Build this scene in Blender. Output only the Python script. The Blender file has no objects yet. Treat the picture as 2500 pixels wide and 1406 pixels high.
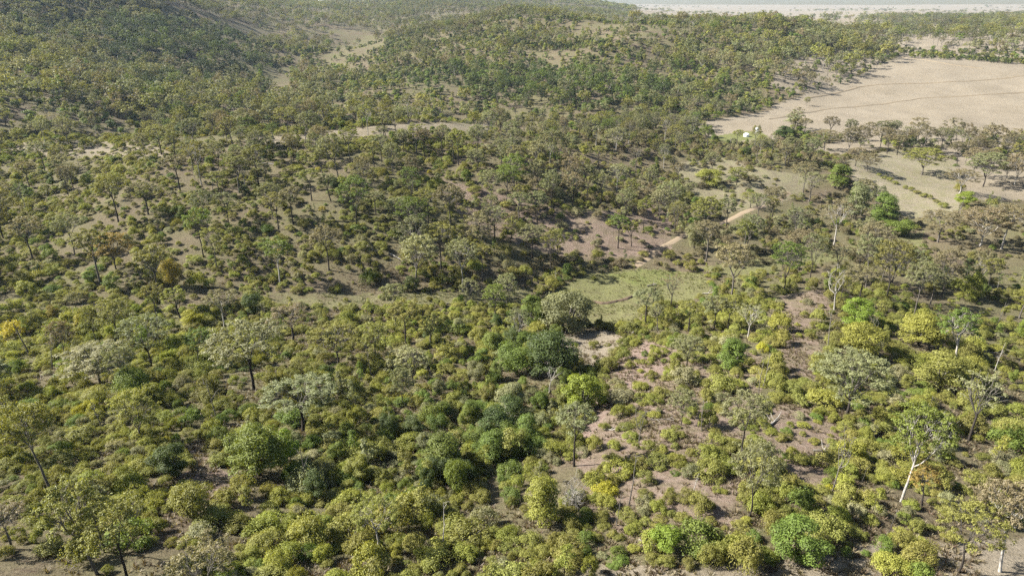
import bpy, math, random
import numpy as np
from mathutils import Vector

rad = math.radians
S = bpy.context.scene
COL = S.collection

# ------------------------------------------------------------------ camera, sky, sun, exposure
CAM_Z = 70.0
PITCH = rad(22.9)
FPX = 1667.0                                   # focal length in pixels of the 2500 px wide photograph
cam = bpy.data.cameras.new('camera')
cam.sensor_width = 36.0
cam.lens = 36.0 * FPX / 2500.0
cam.clip_start = 1.0
cam.clip_end = 60000.0
cam_o = bpy.data.objects.new('camera', cam)
cam_o.location = (0, 0, CAM_Z)
cam_o.rotation_euler = (math.pi / 2 - PITCH, 0, 0)
COL.objects.link(cam_o)
S.camera = cam_o

SUN_EL, SUN_AZ = rad(37), rad(-82)             # azimuth measured from +Y (view direction) towards +X
world = bpy.data.worlds.new('World')
S.world = world
world.use_nodes = True
wn = world.node_tree.nodes
sky = wn.new('ShaderNodeTexSky')
sky.sky_type = 'NISHITA'
sky.sun_disc = False
sky.sun_elevation = SUN_EL
sky.sun_rotation = SUN_AZ
sky.air_density = 1.0
sky.dust_density = 1.5
bg = wn['Background']
bg.inputs['Strength'].default_value = 0.05
world.node_tree.links.new(sky.outputs[0], bg.inputs['Color'])

sun = bpy.data.lights.new('sun', 'SUN')
sun.energy = 5.0
sun.angle = rad(0.53)
sun.color = (1.0, 0.97, 0.91)
sun_o = bpy.data.objects.new('sun', sun)
sd = Vector((math.sin(SUN_AZ) * math.cos(SUN_EL), math.cos(SUN_AZ) * math.cos(SUN_EL), math.sin(SUN_EL)))
sun_o.rotation_euler = (-sd).to_track_quat('-Z', 'Y').to_euler()
sun_o.location = sd * 200
COL.objects.link(sun_o)

S.view_settings.view_transform = 'Standard'
S.view_settings.look = 'None'
S.view_settings.exposure = 1.95
S.view_settings.gamma = 1.0
S.cycles.max_bounces = 6
S.cycles.diffuse_bounces = 3
S.cycles.transmission_bounces = 3
S.cycles.volume_bounces = 0
S.cycles.use_denoising = False
S.cycles.denoiser = 'OPENIMAGEDENOISE'
S.cycles.denoising_input_passes = 'RGB_ALBEDO_NORMAL'
S.cycles.denoising_prefilter = 'ACCURATE'

RNG = np.random.default_rng(7)

# ------------------------------------------------------------------ projection helpers (photo pixels <-> world)
CP, SP = math.cos(PITCH), math.sin(PITCH)

def ray_dir(u, v):
    a = (np.asarray(u, float) - 1250) / FPX
    b = (703 - np.asarray(v, float)) / FPX
    return np.stack([a, CP + b * SP, -SP + b * CP], -1)

def project(x, y, z):
    dz = z - CAM_Z
    d = y * CP - dz * SP
    d = np.where(d < 1, 1, d)
    up = y * SP + dz * CP
    return 1250 + FPX * x / d, 703 - FPX * up / d, d

def vnoise(x, y, seed=0):
    x = np.asarray(x, float); y = np.asarray(y, float)
    xi = np.floor(x).astype(np.int64); yi = np.floor(y).astype(np.int64)
    xf = x - xi; yf = y - yi
    xf = xf * xf * (3 - 2 * xf); yf = yf * yf * (3 - 2 * yf)
    def h(a, b):
        n = (a * 374761393 + b * 668265263 + seed * 974634721) & 0x7fffffff
        n = ((n ^ (n >> 13)) * 1274126177) & 0x7fffffff
        return ((n ^ (n >> 16)) & 0xffff) / 65535.0
    return (h(xi, yi) * (1 - xf) + h(xi + 1, yi) * xf) * (1 - yf) + (h(xi, yi + 1) * (1 - xf) + h(xi + 1, yi + 1) * xf) * yf

def fbm(x, y, scale, octv=3, seed=0):
    r = 0; a = 1; t = 0; s = scale
    for o in range(octv):
        r = r + a * vnoise(np.asarray(x) / s, np.asarray(y) / s, seed + o * 17); t += a; a *= .5; s *= .5
    return r / t

def inpoly(u, v, poly):
    u = np.asarray(u, float); v = np.asarray(v, float)
    inside = np.zeros(u.shape, bool)
    n = len(poly)
    for i in range(n):
        x0, y0 = poly[i]; x1, y1 = poly[(i + 1) % n]
        if y0 == y1: continue
        c = ((y0 > v) != (y1 > v)) & (u < (x1 - x0) * (v - y0) / (y1 - y0) + x0)
        inside ^= c
    return inside

# ------------------------------------------------------------------ terrain heights
# the ground seen along a line of sight: (photo column, photo row, ground height in metres above the creek)
SEEN = [
 (-300,1406,28),(0,1406,28),(400,1406,27),(800,1406,25),(1250,1406,25),(1700,1406,27),(2100,1406,27),(2500,1406,26),(2800,1406,25),
 (-200,1200,22),(200,1200,23),(500,1200,23),(800,1170,19),(1100,1200,20),(1400,1200,22),(1700,1200,24),(2000,1200,24),(2300,1200,22),(2600,1200,20),
 (-200,1000,16),(200,1000,18),(500,1000,18),(800,1000,16),(1100,1000,14),(1350,1000,14),(1600,1000,19),(1850,1000,20),(2050,1000,19),(2300,1000,16),(2550,1000,13),
 (-200,850,10),(200,850,12),(500,850,12.5),(800,850,11),(1050,850,9),(1300,850,7.5),(1450,850,7.5),(1650,850,13),(1850,850,15),(2000,830,14.5),(2200,830,11),(2500,830,8),
 (-200,760,8),(100,760,9),(350,750,9),(600,750,8),(800,750,7),(1050,740,6),(1300,740,4.5),(1480,760,3.5),(1650,770,8),(1850,760,10),(1990,715,9.5),(2150,740,8),(2400,740,5),
 (900,725,5.8),(1200,718,5),(1480,690,2.8),(1650,680,2),(1850,640,1),(2050,605,0),(2230,560,-.5),(2450,640,1),(2600,560,-.5),
 (-200,650,10),(50,650,9),(300,650,10),(600,650,9.5),(900,650,9),(1200,650,7.5),(1400,640,5),
 (-200,520,14),(50,520,12),(300,520,14),(600,520,15),(900,520,15),(1200,520,13),(1450,540,9),(1650,560,5),(1800,570,3),
 (-200,420,17),(100,420,16),(350,420,17.5),(600,420,18.5),(900,420,19),(1200,420,17),(1450,420,12),(1700,440,6.5),(1850,470,4.5),(2000,470,2),
 (-200,350,19),(100,345,18),(350,345,19),(600,340,20),(820,320,21),(1000,306,21.5),(1190,308,20.5),(1400,335,13),(1600,350,6),(1750,360,3),
 (1900,500,3.4),(2200,450,0),(2400,500,0),(2100,370,0),(2350,360,0),(2600,360,0),(1820,330,1),(1700,310,1.5),(1950,290,0),(2300,290,1),(2600,290,2),
 (2000,235,2),(2200,240,1),(2500,240,2),
(1050,285,1),(1300,280,2),(1500,280,3),
]
# far slopes: (photo column, photo row, metres away)
FARSEEN = [
 (600,245,500),(400,225,520),(150,260,430),(-100,260,430),(560,150,640),(400,150,620),(200,160,600),(-50,160,560),(-300,180,520),
 (560,60,900),(300,60,800),(100,70,760),(-150,70,720),(680,215,540),(690,170,690),(780,130,850),(880,100,1000),(960,60,1250),
 (900,230,490),(1100,200,520),(1300,200,520),(1500,200,520),(1700,200,540),(1880,170,640),
 (1000,130,640),(1300,120,640),(1500,120,640),(1700,120,680),(1900,120,740),(1080,70,820),(1250,60,800),(1450,54,800),(1650,60,800),(1850,82,860),
 (1700,255,480),(1850,225,560),(2000,195,640),(2120,165,720),(2250,170,720),(2500,165,760),
 (2100,110,1000),(2300,112,1000),(2550,112,1000),
]
# ground that a nearer crest hides, and the country farther off: (bearing in degrees from the view axis, metres away, height)
HIDDEN = [
 (-38,370,6),(-30,375,3),(-20,390,0),(-10,385,-5),(-3,390,-7),(4,380,-4),
 (-40,900,95),(-34,880,92),(-30,950,86),(-26,1050,72),(-22,1200,62),(-18,1300,52),(-45,1500,110),(-36,1800,100),(-30,2000,84),(-25,2400,70),
 (-6,1250,36),(0,1100,36),(5,1100,36),(9,1050,26),
 (-14,2000,58),(-8,1900,56),(0,1700,48),(6,1700,40),(11,1500,16),
 (-18,3200,66),(-10,3500,66),(-5,3000,70),(0,2900,74),(5,2900,74),(8,2900,50),(12,3000,12),
 (14,1250,20),(18,1200,24),(22,1150,26),(27,1200,18),(33,1200,24),(40,1200,28),
 (12,2000,12),(18,2000,14),(24,1900,18),(30,1900,26),(36,1900,30),(44,1900,30),
 (12,4000,8),(20,4000,8),(28,4000,12),(36,4000,14),(50,4000,20),
 (-60,400,45),(-75,200,30),(-60,120,22),(60,120,12),(75,200,5),(60,400,2),(60,900,15),(-60,1000,110),(-60,3000,90),
 (-60,8000,60),(-30,8000,55),(-15,8000,58),(0,8000,60),(12,6000,14),(24,6000,12),(36,6000,20),(12,9500,120),(20,9500,105),(30,9500,125),(40,9500,120),(60,8000,40),
 (-60,20000,60),(-30,20000,55),(-10,20000,70),(5,20000,75),(20,20000,70),(35,20000,75),(60,20000,70),
 (-45,20,31),(0,20,31),(45,20,31),(-70,40,30),(70,40,26),(90,60,20),(-90,60,30),(120,80,25),(-120,80,28),(180,80,28),(180,400,25),(120,500,15),(-120,500,40),
 (180,4000,30),(120,4000,30),(-120,4000,60),(120,20000,60),(-120,20000,60),(180,20000,60),
]
pts = []
for u, v, z in SEEN:
    d = ray_dir(u, v); t = (z - CAM_Z) / d[2]
    pts.append((math.atan2(d[0], d[1]), math.log(math.hypot(d[0] * t, d[1] * t)), z))
for u, v, r in FARSEEN:
    d = ray_dir(u, v); h = math.hypot(d[0], d[1])
    pts.append((math.atan2(d[0], d[1]), math.log(r), CAM_Z + d[2] / h * r))
for b, r, z in HIDDEN:
    pts.append((rad(b), math.log(r), z))
P = np.array(pts)

def rbf_coords(th, lr):                        # bearing as a point on a circle so that it closes behind the camera
    k = 1.3
    return np.stack([k * np.sin(th), k * np.cos(th), lr], -1)

PC = rbf_coords(P[:, 0], P[:, 1])
D = np.linalg.norm(PC[:, None] - PC[None], axis=-1)
PW = np.linalg.solve(D + 1e-9 * np.eye(len(P)), P[:, 2] - 20)

def height(x, y):
    x = np.atleast_1d(np.asarray(x, float)); y = np.atleast_1d(np.asarray(y, float))
    r = np.maximum(np.hypot(x, y), 8.0); th = np.arctan2(x, y)
    q = rbf_coords(th, np.log(r)); out = np.empty(len(x))
    for i in range(0, len(x), 20000):
        s = slice(i, i + 20000)
        out[s] = 20 + np.linalg.norm(q[s, None] - PC[None], axis=-1) @ PW
    out += (fbm(x, y, 60, 3, 3) - .5) * np.clip(r / 90, .5, 3.0) * 1.6
    out += (fbm(x, y, 9, 2, 9) - .5) * .55
    out += (fbm(x, y, 1900, 4, 37) - .45) * 240 * np.clip((r - 6500) / 2500, 0, 1)
    mid = np.clip((r - 140) / 80, 0, 1) * np.clip((420 - r) / 60, 0, 1)
    out += (fbm(x, y, 55, 2, 31) - .5) * 8 * mid
    hill = np.clip((r - 450) / 150, 0, 1) * np.clip((1500 - r) / 500, 0, 1) * np.clip((.42 - th) / .08, 0, 1)
    out += (fbm(x, y, 140, 2, 33) - .5) * 34 * hill
    upl = np.clip((r - 780) / 200, 0, 1) * np.clip((3200 - r) / 900, 0, 1) * np.clip((th - .30) / .08, 0, 1)
    out += (fbm(x, y, 300, 2, 35) - .5) * 30 * upl
    far = np.clip((r - 700) / 1500, 0, 1)
    out += (fbm(x, y, 420, 3, 21) - .5) * 22 * far * np.clip((9000 - r) / 6000, 0, 1)
    return out

GTH = np.radians(np.concatenate([np.linspace(-180, -48, 45)[:-1], np.linspace(-48, 48, 521), np.linspace(48, 180, 45)[:-1]]))
GRR = np.concatenate([[6.0, 14.0], np.exp(np.linspace(math.log(22), math.log(1600), 560)), np.exp(np.linspace(math.log(1600), math.log(26000), 90))[1:]])
TH, RR = np.meshgrid(GTH, GRR)
gx, gy = (RR * np.sin(TH)).ravel(), (RR * np.cos(TH)).ravel()
gz = height(gx, gy)
GZ = gz.reshape(len(GRR), len(GTH)); GZ = np.concatenate([GZ, GZ[:, :1]], 1); GTX = np.append(GTH, math.pi); GLR = np.log(GRR)
def height(x, y):
    x = np.atleast_1d(np.asarray(x, float)); y = np.atleast_1d(np.asarray(y, float))
    th = np.arctan2(x, y); r = np.clip(np.hypot(x, y), GRR[0], GRR[-1] * .999)
    i = np.clip(np.searchsorted(GTX, th, 'right') - 1, 0, len(GTX) - 2); j = np.clip(np.searchsorted(GRR, r, 'right') - 1, 0, len(GRR) - 2)
    a = (th - GTX[i]) / (GTX[i + 1] - GTX[i]); b = (r - GRR[j]) / (GRR[j + 1] - GRR[j])
    return (GZ[j, i] * (1 - a) + GZ[j, i + 1] * a) * (1 - b) + (GZ[j + 1, i] * (1 - a) + GZ[j + 1, i + 1] * a) * b

def ground_at(u, v):
    """first ground point along the line of sight of a photo pixel"""
    d = ray_dir(u, v); h = math.hypot(d[0], d[1])
    rs = np.exp(np.linspace(math.log(20), math.log(15000), 900))
    x = d[0] / h * rs; y = d[1] / h * rs; zr = CAM_Z + d[2] / h * rs
    below = np.nonzero(zr < height(x, y))[0]
    i = below[0] if len(below) else len(rs) - 1
    a, b = rs[max(i - 1, 0)], rs[i]
    for _ in range(12):
        m = .5 * (a + b)
        if CAM_Z + d[2] / h * m < height(d[0] / h * m, d[1] / h * m)[0]: b = m
        else: a = m
    x, y = d[0] / h * b, d[1] / h * b
    return x, y, float(height(x, y)[0])

# ------------------------------------------------------------------ mesh helpers
def new_mesh(name, verts, faces, mats=(), fmat=None, attrs=None, smooth=False):
    """faces: list of int arrays, each (n, k) with one k"""
    me = bpy.data.meshes.new(name)
    verts = np.asarray(verts, np.float32)
    loops = np.concatenate([np.asarray(f).reshape(-1) for f in faces]) if faces else np.zeros(0, int)
    tot = np.concatenate([np.full(len(f), np.asarray(f).shape[1]) for f in faces]) if faces else np.zeros(0, int)
    me.vertices.add(len(verts)); me.vertices.foreach_set('co', verts.reshape(-1))
    if len(tot):
        me.loops.add(len(loops)); me.loops.foreach_set('vertex_index', loops.astype(np.int32))
        me.polygons.add(len(tot))
        me.polygons.foreach_set('loop_start', np.concatenate([[0], np.cumsum(tot)[:-1]]).astype(np.int32))
        if fmat is not None: me.polygons.foreach_set('material_index', np.asarray(fmat, np.int32))
        me.polygons.foreach_set('use_smooth', np.full(len(tot), bool(smooth)))
    for m in mats: me.materials.append(m)
    for k, (typ, dat) in (attrs or {}).items():
        a = me.attributes.new(k, typ, 'POINT')
        a.data.foreach_set({'FLOAT': 'value', 'INT': 'value', 'FLOAT_VECTOR': 'vector', 'FLOAT_COLOR': 'color'}[typ], np.asarray(dat, np.int32 if typ == 'INT' else np.float32).reshape(-1))
    me.update(calc_edges=True)
    me.validate()
    return me

def add_obj(name, data, parent=None, **props):
    o = bpy.data.objects.new(name, data)
    COL.objects.link(o)
    if parent: o.parent = parent
    for k, v in props.items(): o[k] = v
    return o

# ------------------------------------------------------------------ materials
def material(name):
    m = bpy.data.materials.new(name); m.use_nodes = True
    nt = m.node_tree; nt.nodes.clear()
    return m, nt, nt.nodes, nt.links

def attr(nt, name, typ):
    n = nt.nodes.new('ShaderNodeAttribute'); n.attribute_name = name; n.attribute_type = typ; return n

def mixc(nt, f, a, b, mode='MIX'):
    n = nt.nodes.new('ShaderNodeMix'); n.data_type = 'RGBA'; n.blend_type = mode
    for s, v in ((n.inputs[0], f), (n.inputs[6], a), (n.inputs[7], b)):
        if isinstance(v, bpy.types.NodeSocket): nt.links.new(v, s)
        elif isinstance(v, (int, float)): s.default_value = v
        else: s.default_value = (*v, 1)
    return n.outputs[2]

def noise(nt, vec, scale, detail=4, rough=.6):
    n = nt.nodes.new('ShaderNodeTexNoise'); n.inputs['Scale'].default_value = scale
    n.inputs['Detail'].default_value = detail; n.inputs['Roughness'].default_value = rough
    nt.links.new(vec, n.inputs['Vector']); return n

def ramp(nt, fac, lo, hi):
    n = nt.nodes.new('ShaderNodeMapRange'); n.inputs[1].default_value = lo; n.inputs[2].default_value = hi
    nt.links.new(fac, n.inputs[0]); return n.outputs[0]

def mat_leaf():
    m, nt, N, L = material('leaf')
    c = attr(nt, 'leaf_col', 'INSTANCER')
    v = attr(nt, 'leaf_var', 'GEOMETRY')
    oi = N.new('ShaderNodeObjectInfo')
    br = N.new('ShaderNodeMath'); br.operation = 'MULTIPLY_ADD'; br.inputs[1].default_value = .64; br.inputs[2].default_value = .68
    L.new(v.outputs['Fac'], br.inputs[0])
    sc = N.new('ShaderNodeVectorMath'); sc.operation = 'SCALE'
    L.new(c.outputs['Color'], sc.inputs[0]); L.new(br.outputs[0], sc.inputs['Scale'])
    hs = N.new('ShaderNodeHueSaturation')
    hm = N.new('ShaderNodeMapRange'); hm.inputs[3].default_value = .485; hm.inputs[4].default_value = .515
    L.new(oi.outputs['Random'], hm.inputs[0]); L.new(hm.outputs[0], hs.inputs['Hue'])
    L.new(sc.outputs[0], hs.inputs['Color'])
    p = N.new('ShaderNodeBsdfPrincipled'); p.inputs['Roughness'].default_value = .55; p.inputs['Specular IOR Level'].default_value = .25
    L.new(hs.outputs[0], p.inputs['Base Color'])
    t = N.new('ShaderNodeBsdfTranslucent')
    tc = mixc(nt, 1.0, hs.outputs[0], (1.25, 1.2, .55), 'MULTIPLY'); L.new(tc, t.inputs['Color'])
    mx = N.new('ShaderNodeMixShader'); mx.inputs[0].default_value = .34
    L.new(p.outputs[0], mx.inputs[1]); L.new(t.outputs[0], mx.inputs[2])
    o = N.new('ShaderNodeOutputMaterial'); L.new(mx.outputs[0], o.inputs[0])
    return m

def mat_bark():
    m, nt, N, L = material('bark')
    c = attr(nt, 'bark_col', 'INSTANCER'); v = attr(nt, 'leaf_var', 'GEOMETRY')
    tc = N.new('ShaderNodeTexCoord')
    nz = noise(nt, tc.outputs['Object'], 3.0, 4)
    col = mixc(nt, ramp(nt, nz.outputs['Fac'], .35, .7), c.outputs['Color'], (.6, .56, .5), 'MULTIPLY')
    # upper limbs shed their bark and are paler
    pale = mixc(nt, v.outputs['Fac'], col, mixc(nt, .5, col, (.24, .22, .185)))
    p = N.new('ShaderNodeBsdfPrincipled'); p.inputs['Roughness'].default_value = .85; p.inputs['Specular IOR Level'].default_value = .2
    L.new(pale, p.inputs['Base Color'])
    o = N.new('ShaderNodeOutputMaterial'); L.new(p.outputs[0], o.inputs[0])
    return m

def mat_ground():
    m, nt, N, L = material('ground')
    geo = N.new('ShaderNodeNewGeometry'); pos = geo.outputs['Position']
    z = attr(nt, 'zone', 'GEOMETRY'); sep = N.new('ShaderNodeSeparateColor'); L.new(z.outputs['Color'], sep.inputs[0])
    nA = noise(nt, pos, .035, 6, .65); nB = noise(nt, pos, .35, 6, .7); nC = noise(nt, pos, 2.2, 5, .75); nD = noise(nt, pos, 7.0, 3, .7)
    # stretched along the contour: litter and cattle terracettes
    mp = N.new('ShaderNodeMapping'); mp.inputs['Scale'].default_value = (.5, 2.2, 1); L.new(pos, mp.inputs[0])
    nE = noise(nt, mp.outputs[0], .9, 5, .7)
    soil = mixc(nt, ramp(nt, nB.outputs['Fac'], .35, .65), (.08, .058, .041), (.125, .098, .066))
    soil = mixc(nt, ramp(nt, nA.outputs['Fac'], .35, .6), soil, (.095, .088, .042))
    soil = mixc(nt, ramp(nt, nC.outputs['Fac'], .5, .72), soil, (.15, .124, .078))
    soil = mixc(nt, ramp(nt, nE.outputs['Fac'], .52, .7), soil, (.07, .05, .034))
    dry = mixc(nt, ramp(nt, nA.outputs['Fac'], .35, .65), (.188, .158, .116), (.155, .128, .09))
    dry = mixc(nt, ramp(nt, nE.outputs['Fac'], .45, .75), dry, (.21, .18, .135))
    dry = mixc(nt, ramp(nt, nC.outputs['Fac'], .55, .75), dry, (.122, .10, .066))
    grn = mixc(nt, ramp(nt, nB.outputs['Fac'], .3, .7), (.095, .112, .030), (.125, .122, .050))
    grn = mixc(nt, ramp(nt, nC.outputs['Fac'], .5, .75), grn, (.17, .15, .075))
    def edge(s):
        a = N.new('ShaderNodeMath'); a.operation = 'ADD'; L.new(s, a.inputs[0])
        b = N.new('ShaderNodeMath'); b.operation = 'MULTIPLY_ADD'; b.inputs[1].default_value = 1.3; b.inputs[2].default_value = -.65
        L.new(nB.outputs['Fac'], b.inputs[0]); L.new(b.outputs[0], a.inputs[1])
        return ramp(nt, a.outputs[0], .25, .75)
    col = mixc(nt, edge(sep.outputs[0]), soil, dry)
    col = mixc(nt, edge(sep.outputs[1]), col, grn)
    pink = mixc(nt, ramp(nt, nC.outputs['Fac'], .4, .65), (.145, .10, .078), (.205, .16, .128))
    col = mixc(nt, edge(sep.outputs[2]), col, pink)
    spk = ramp(nt, nD.outputs['Fac'], .58, .7)
    col = mixc(nt, spk, col, mixc(nt, 1.0, col, (.5, .47, .42), 'MULTIPLY'))
    p = N.new('ShaderNodeBsdfPrincipled'); p.inputs['Roughness'].default_value = 1; p.inputs['Specular IOR Level'].default_value = .1
    L.new(col, p.inputs['Base Color'])
    bm = N.new('ShaderNodeBump'); bm.inputs['Strength'].default_value = .9; bm.inputs['Distance'].default_value = .35
    hh = N.new('ShaderNodeMath'); hh.operation = 'ADD'; L.new(nC.outputs['Fac'], hh.inputs[0]); L.new(nE.outputs['Fac'], hh.inputs[1])
    L.new(hh.outputs[0], bm.inputs['Height']); L.new(bm.outputs[0], p.inputs['Normal'])
    o = N.new('ShaderNodeOutputMaterial'); L.new(p.outputs[0], o.inputs[0])
    return m

def mat_plain(name, a, b, scale=1.0, rough=.9, bump=.3):
    m, nt, N, L = material(name)
    geo = N.new('ShaderNodeNewGeometry'); nz = noise(nt, geo.outputs['Position'], scale, 5, .7)
    p = N.new('ShaderNodeBsdfPrincipled'); p.inputs['Roughness'].default_value = rough; p.inputs['Specular IOR Level'].default_value = .2
    L.new(mixc(nt, ramp(nt, nz.outputs['Fac'], .35, .65), a, b), p.inputs['Base Color'])
    if bump:
        bm = N.new('ShaderNodeBump'); bm.inputs['Strength'].default_value = bump; bm.inputs['Distance'].default_value = .1
        L.new(nz.outputs['Fac'], bm.inputs['Height']); L.new(bm.outputs[0], p.inputs['Normal'])
    o = N.new('ShaderNodeOutputMaterial'); L.new(p.outputs[0], o.inputs[0])
    return m

LEAF, BARK, GROUND = mat_leaf(), mat_bark(), mat_ground()
TRACK = mat_plain('track_dirt', (.17, .125, .08), (.21, .165, .11), .8)
EARTH = mat_plain('bank_earth', (.06, .042, .03), (.12, .085, .055), 1.5)
WHITE = mat_plain('white_paint', (.75, .75, .72), (.8, .8, .78), 2, .5, 0)
GREYM = mat_plain('galvanised', (.3, .3, .3), (.4, .4, .41), 2, .5, 0)

# ------------------------------------------------------------------ zones of the place (outlines of the open ground)
Z = dict(
 creek_left=[(655,712),(900,716),(1180,710),(1300,700),(1290,742),(1100,742),(960,752),(800,752),(640,742)],
 creek_mid=[(1290,742),(1430,668),(1560,655),(1720,665),(1740,720),(1570,765),(1545,800),(1440,790),(1320,765)],
 creek_green=[(1490,672),(1580,660),(1660,664),(1640,694),(1560,700)],
 tan_patch=[(1362,822),(1480,806),(1535,828),(1450,905),(1382,885)],
 creek_right=[(1700,652),(1950,618),(2150,588),(2260,562),(2250,600),(2100,628),(1950,652),(1800,685)],
 spur_path=[(1905,722),(2012,703),(2030,760),(1985,800),(2010,860),(1990,935),(1905,935),(1905,800)],
 spur_low=[(1880,975),(2010,1000),(2080,1080),(2010,1235),(1890,1205),(1860,1060)],
 spur_bare=[(1400,1110),(1560,900),(1700,820),(1860,870),(1860,1060),(1800,1280),(1560,1345),(1440,1250)],
 spur_pale=[(1500,880),(1580,830),(1640,850),(1620,900),(1560,940),(1480,1010),(1440,1090),(1420,1060)],
 strip_low=[(1400,1372),(1700,1385),(2000,1350),(2150,1322),(2160,1500),(1400,1500)],
 corner_right=[(2270,1325),(2560,1310),(2560,1500),(2270,1500)],
 corner_left=[(60,1298),(180,1280),(330,1330),(520,1340),(520,1500),(-60,1500)],
 bare_left=[(440,1080),(480,1090),(560,1160),(580,1200),(520,1230),(425,1172),(470,1140)],
 bare_right=[(2180,942),(2260,960),(2330,1000),(2470,1005),(2450,1045),(2300,1035),(2230,1000)],
 crest=[(600,338),(820,318),(1000,300),(1205,302),(1190,318),(950,330),(800,345),(640,360)],
 saddle=[(0,372),(100,378),(300,392),(430,380),(340,338),(200,338),(60,345)],
 mid_clear=[(1640,400),(1760,385),(1900,420),(2000,430),(1960,470),(1900,500),(1780,520),(1690,480)],
 valley_pad=[(1700,300),(1900,268),(2060,248),(2080,275),(1960,300),(1890,340),(1760,352),(1720,340)],
 big_pad=[(1880,262),(1960,232),(2060,208),(2190,140),(2600,165),(2600,336),(2260,340),(2060,342),(1960,330)],
 open_pad=[(2050,395),(2180,365),(2330,390),(2345,520),(2220,535),(2100,465)],
 track=[(1540,662),(1600,600),(1720,542),(1900,473),(1935,463),(1935,505),(1800,552),(1660,610),(1600,645)],
 grove=[(1955,368),(2060,342),(2600,336),(2600,490),(2350,490),(2330,385),(2180,360),(2060,385)],
 far_clear_a=[(640,165),(700,165),(725,240),(665,243)],
 far_clear_b=[(770,145),(870,92),(960,78),(940,110),(850,145),(860,172)],
 hill_top=[(1230,62),(1500,38),(1720,62),(1720,92),(1500,105),(1300,88)],
 hill_end=[(1900,150),(2080,120),(2210,170),(2150,205),(2000,235),(1880,215)],
 uplands=[(1860,62),(2600,-10),(2600,168),(2190,142),(2050,95)],
 far_fields=[(1540,4),(2600,-10),(2600,30),(1900,62),(1560,40)],
 right_thick=[(1990,750),(2120,730),(2330,700),(2600,700),(2600,960),(2330,960),(2180,930),(2030,860)],
 gully=[(560,1100),(760,1080),(1000,1010),(1200,860),(1350,800),(1400,960),(1250,1180),(1000,1260),(720,1250)],
 hidden_left=[(-100,560),(400,600),(420,700),(200,740),(-100,740)],
 ridge_bare=[(1050,430),(1250,480),(1400,520),(1640,500),(1640,620),(1400,640),(1150,560)],
 yellow_left=[(-100,735),(420,760),(650,800),(650,900),(300,900),(-100,900)],
)
def zone(n, u, v): return inpoly(u, v, Z[n])

# ------------------------------------------------------------------ the ground sheet
nth, nr = len(GTH), len(GRR)
ia = np.arange(nr * nth).reshape(nr, nth)
ib = np.roll(ia, -1, axis=1)
quads = np.stack([ia[:-1], ib[:-1], ib[1:], ia[1:]], -1).reshape(-1, 4)[:, ::-1]
gu, gv, gd = project(gx, gy, gz)
front = gy > 5
zc = np.zeros((len(gx), 4)); zc[:, 3] = 1
def paint(ch, names, val=1.0):
    for n in names:
        zc[zone(n, gu, gv) & front, ch] = val
gr_ = np.hypot(gx, gy)
paint(0, ['crest', 'saddle', 'mid_clear'], .6)
paint(0, ['tan_patch', 'strip_low', 'corner_right', 'hill_end', 'grove'], .75)
paint(0, ['valley_pad', 'big_pad', 'open_pad', 'uplands', 'far_fields'], 1)
paint(0, ['creek_mid', 'creek_right', 'creek_left'], .3)
paint(1, ['creek_green'], 1)
paint(1, ['creek_mid', 'creek_right'], .55)
paint(1, ['creek_left'], .42)
paint(1, ['creek_green'], 1.3)
paint(1, ['open_pad', 'yellow_left', 'mid_clear'], .38)
paint(1, ['valley_pad'], .12)
paint(1, ['far_clear_a', 'far_clear_b'], .3)
zc[inpoly(gu, gv, [(1720,335),(1850,318),(1880,335),(1740,355)]) & front, 1] = .8
paint(2, ['spur_bare', 'spur_low', 'spur_path', 'bare_left', 'ridge_bare', 'bare_right'], .55)
paint(2, ['spur_pale'], 1)
m_ = (gr_ > 1500) & (gx > .16 * gy); zc[m_, 0] = .9
m_ = (gr_ > 6500); zc[m_, 0] = .15; zc[m_, 1] = .3
base_ = 27
cx = np.vstack([np.stack([gx, gy, gz], -1), [[0, 0, base_]]])
zc = np.vstack([zc, [[0, 0, 0, 1]]])
fan = np.stack([np.full(nth, len(gx)), np.arange(nth), np.roll(np.arange(nth), -1)], -1)[:, ::-1]
me = new_mesh('ground', cx, [quads, fan], [GROUND], attrs={'zone': ('FLOAT_COLOR', zc)}, smooth=True)
add_obj('ground', me, kind='structure')

# ------------------------------------------------------------------ plant prototypes
class Build:
    def __init__(s): s.v = []; s.q = []; s.f = []; s.n = 0
    def add(s, v, q, var):
        s.v.append(v); s.q.append(q + s.n); s.f.append(np.broadcast_to(var, (len(v),))); s.n += len(v)
    def arrays(s):
        if not s.v: return np.zeros((0, 3)), np.zeros((0, 4), int), np.zeros(0)
        return np.concatenate(s.v), np.concatenate(s.q), np.concatenate(s.f)

def tube(B, pts, radii, n=5, pale=0.0):
    pts = np.asarray(pts, float); k = len(pts)
    d = np.gradient(pts, axis=0); d /= np.linalg.norm(d, axis=1)[:, None] + 1e-9
    ref = np.array([.31, .95, .02]) if abs(d[0, 2]) > .6 else np.array([0, 0, 1.0])
    a = np.cross(d, ref); a /= np.linalg.norm(a, axis=1)[:, None] + 1e-9
    b = np.cross(d, a)
    ang = np.linspace(0, 2 * math.pi, n, endpoint=False)
    ring = pts[:, None] + (np.cos(ang)[None, :, None] * a[:, None] + np.sin(ang)[None, :, None] * b[:, None]) * np.asarray(radii)[:, None, None]
    i = np.arange(k * n).reshape(k, n); j = np.roll(i, -1, 1)
    q = np.stack([i[:-1], j[:-1], j[1:], i[1:]], -1).reshape(-1, 4)
    B.add(ring.reshape(-1, 3), q, np.repeat(np.broadcast_to(pale, (k,)), n))

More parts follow.
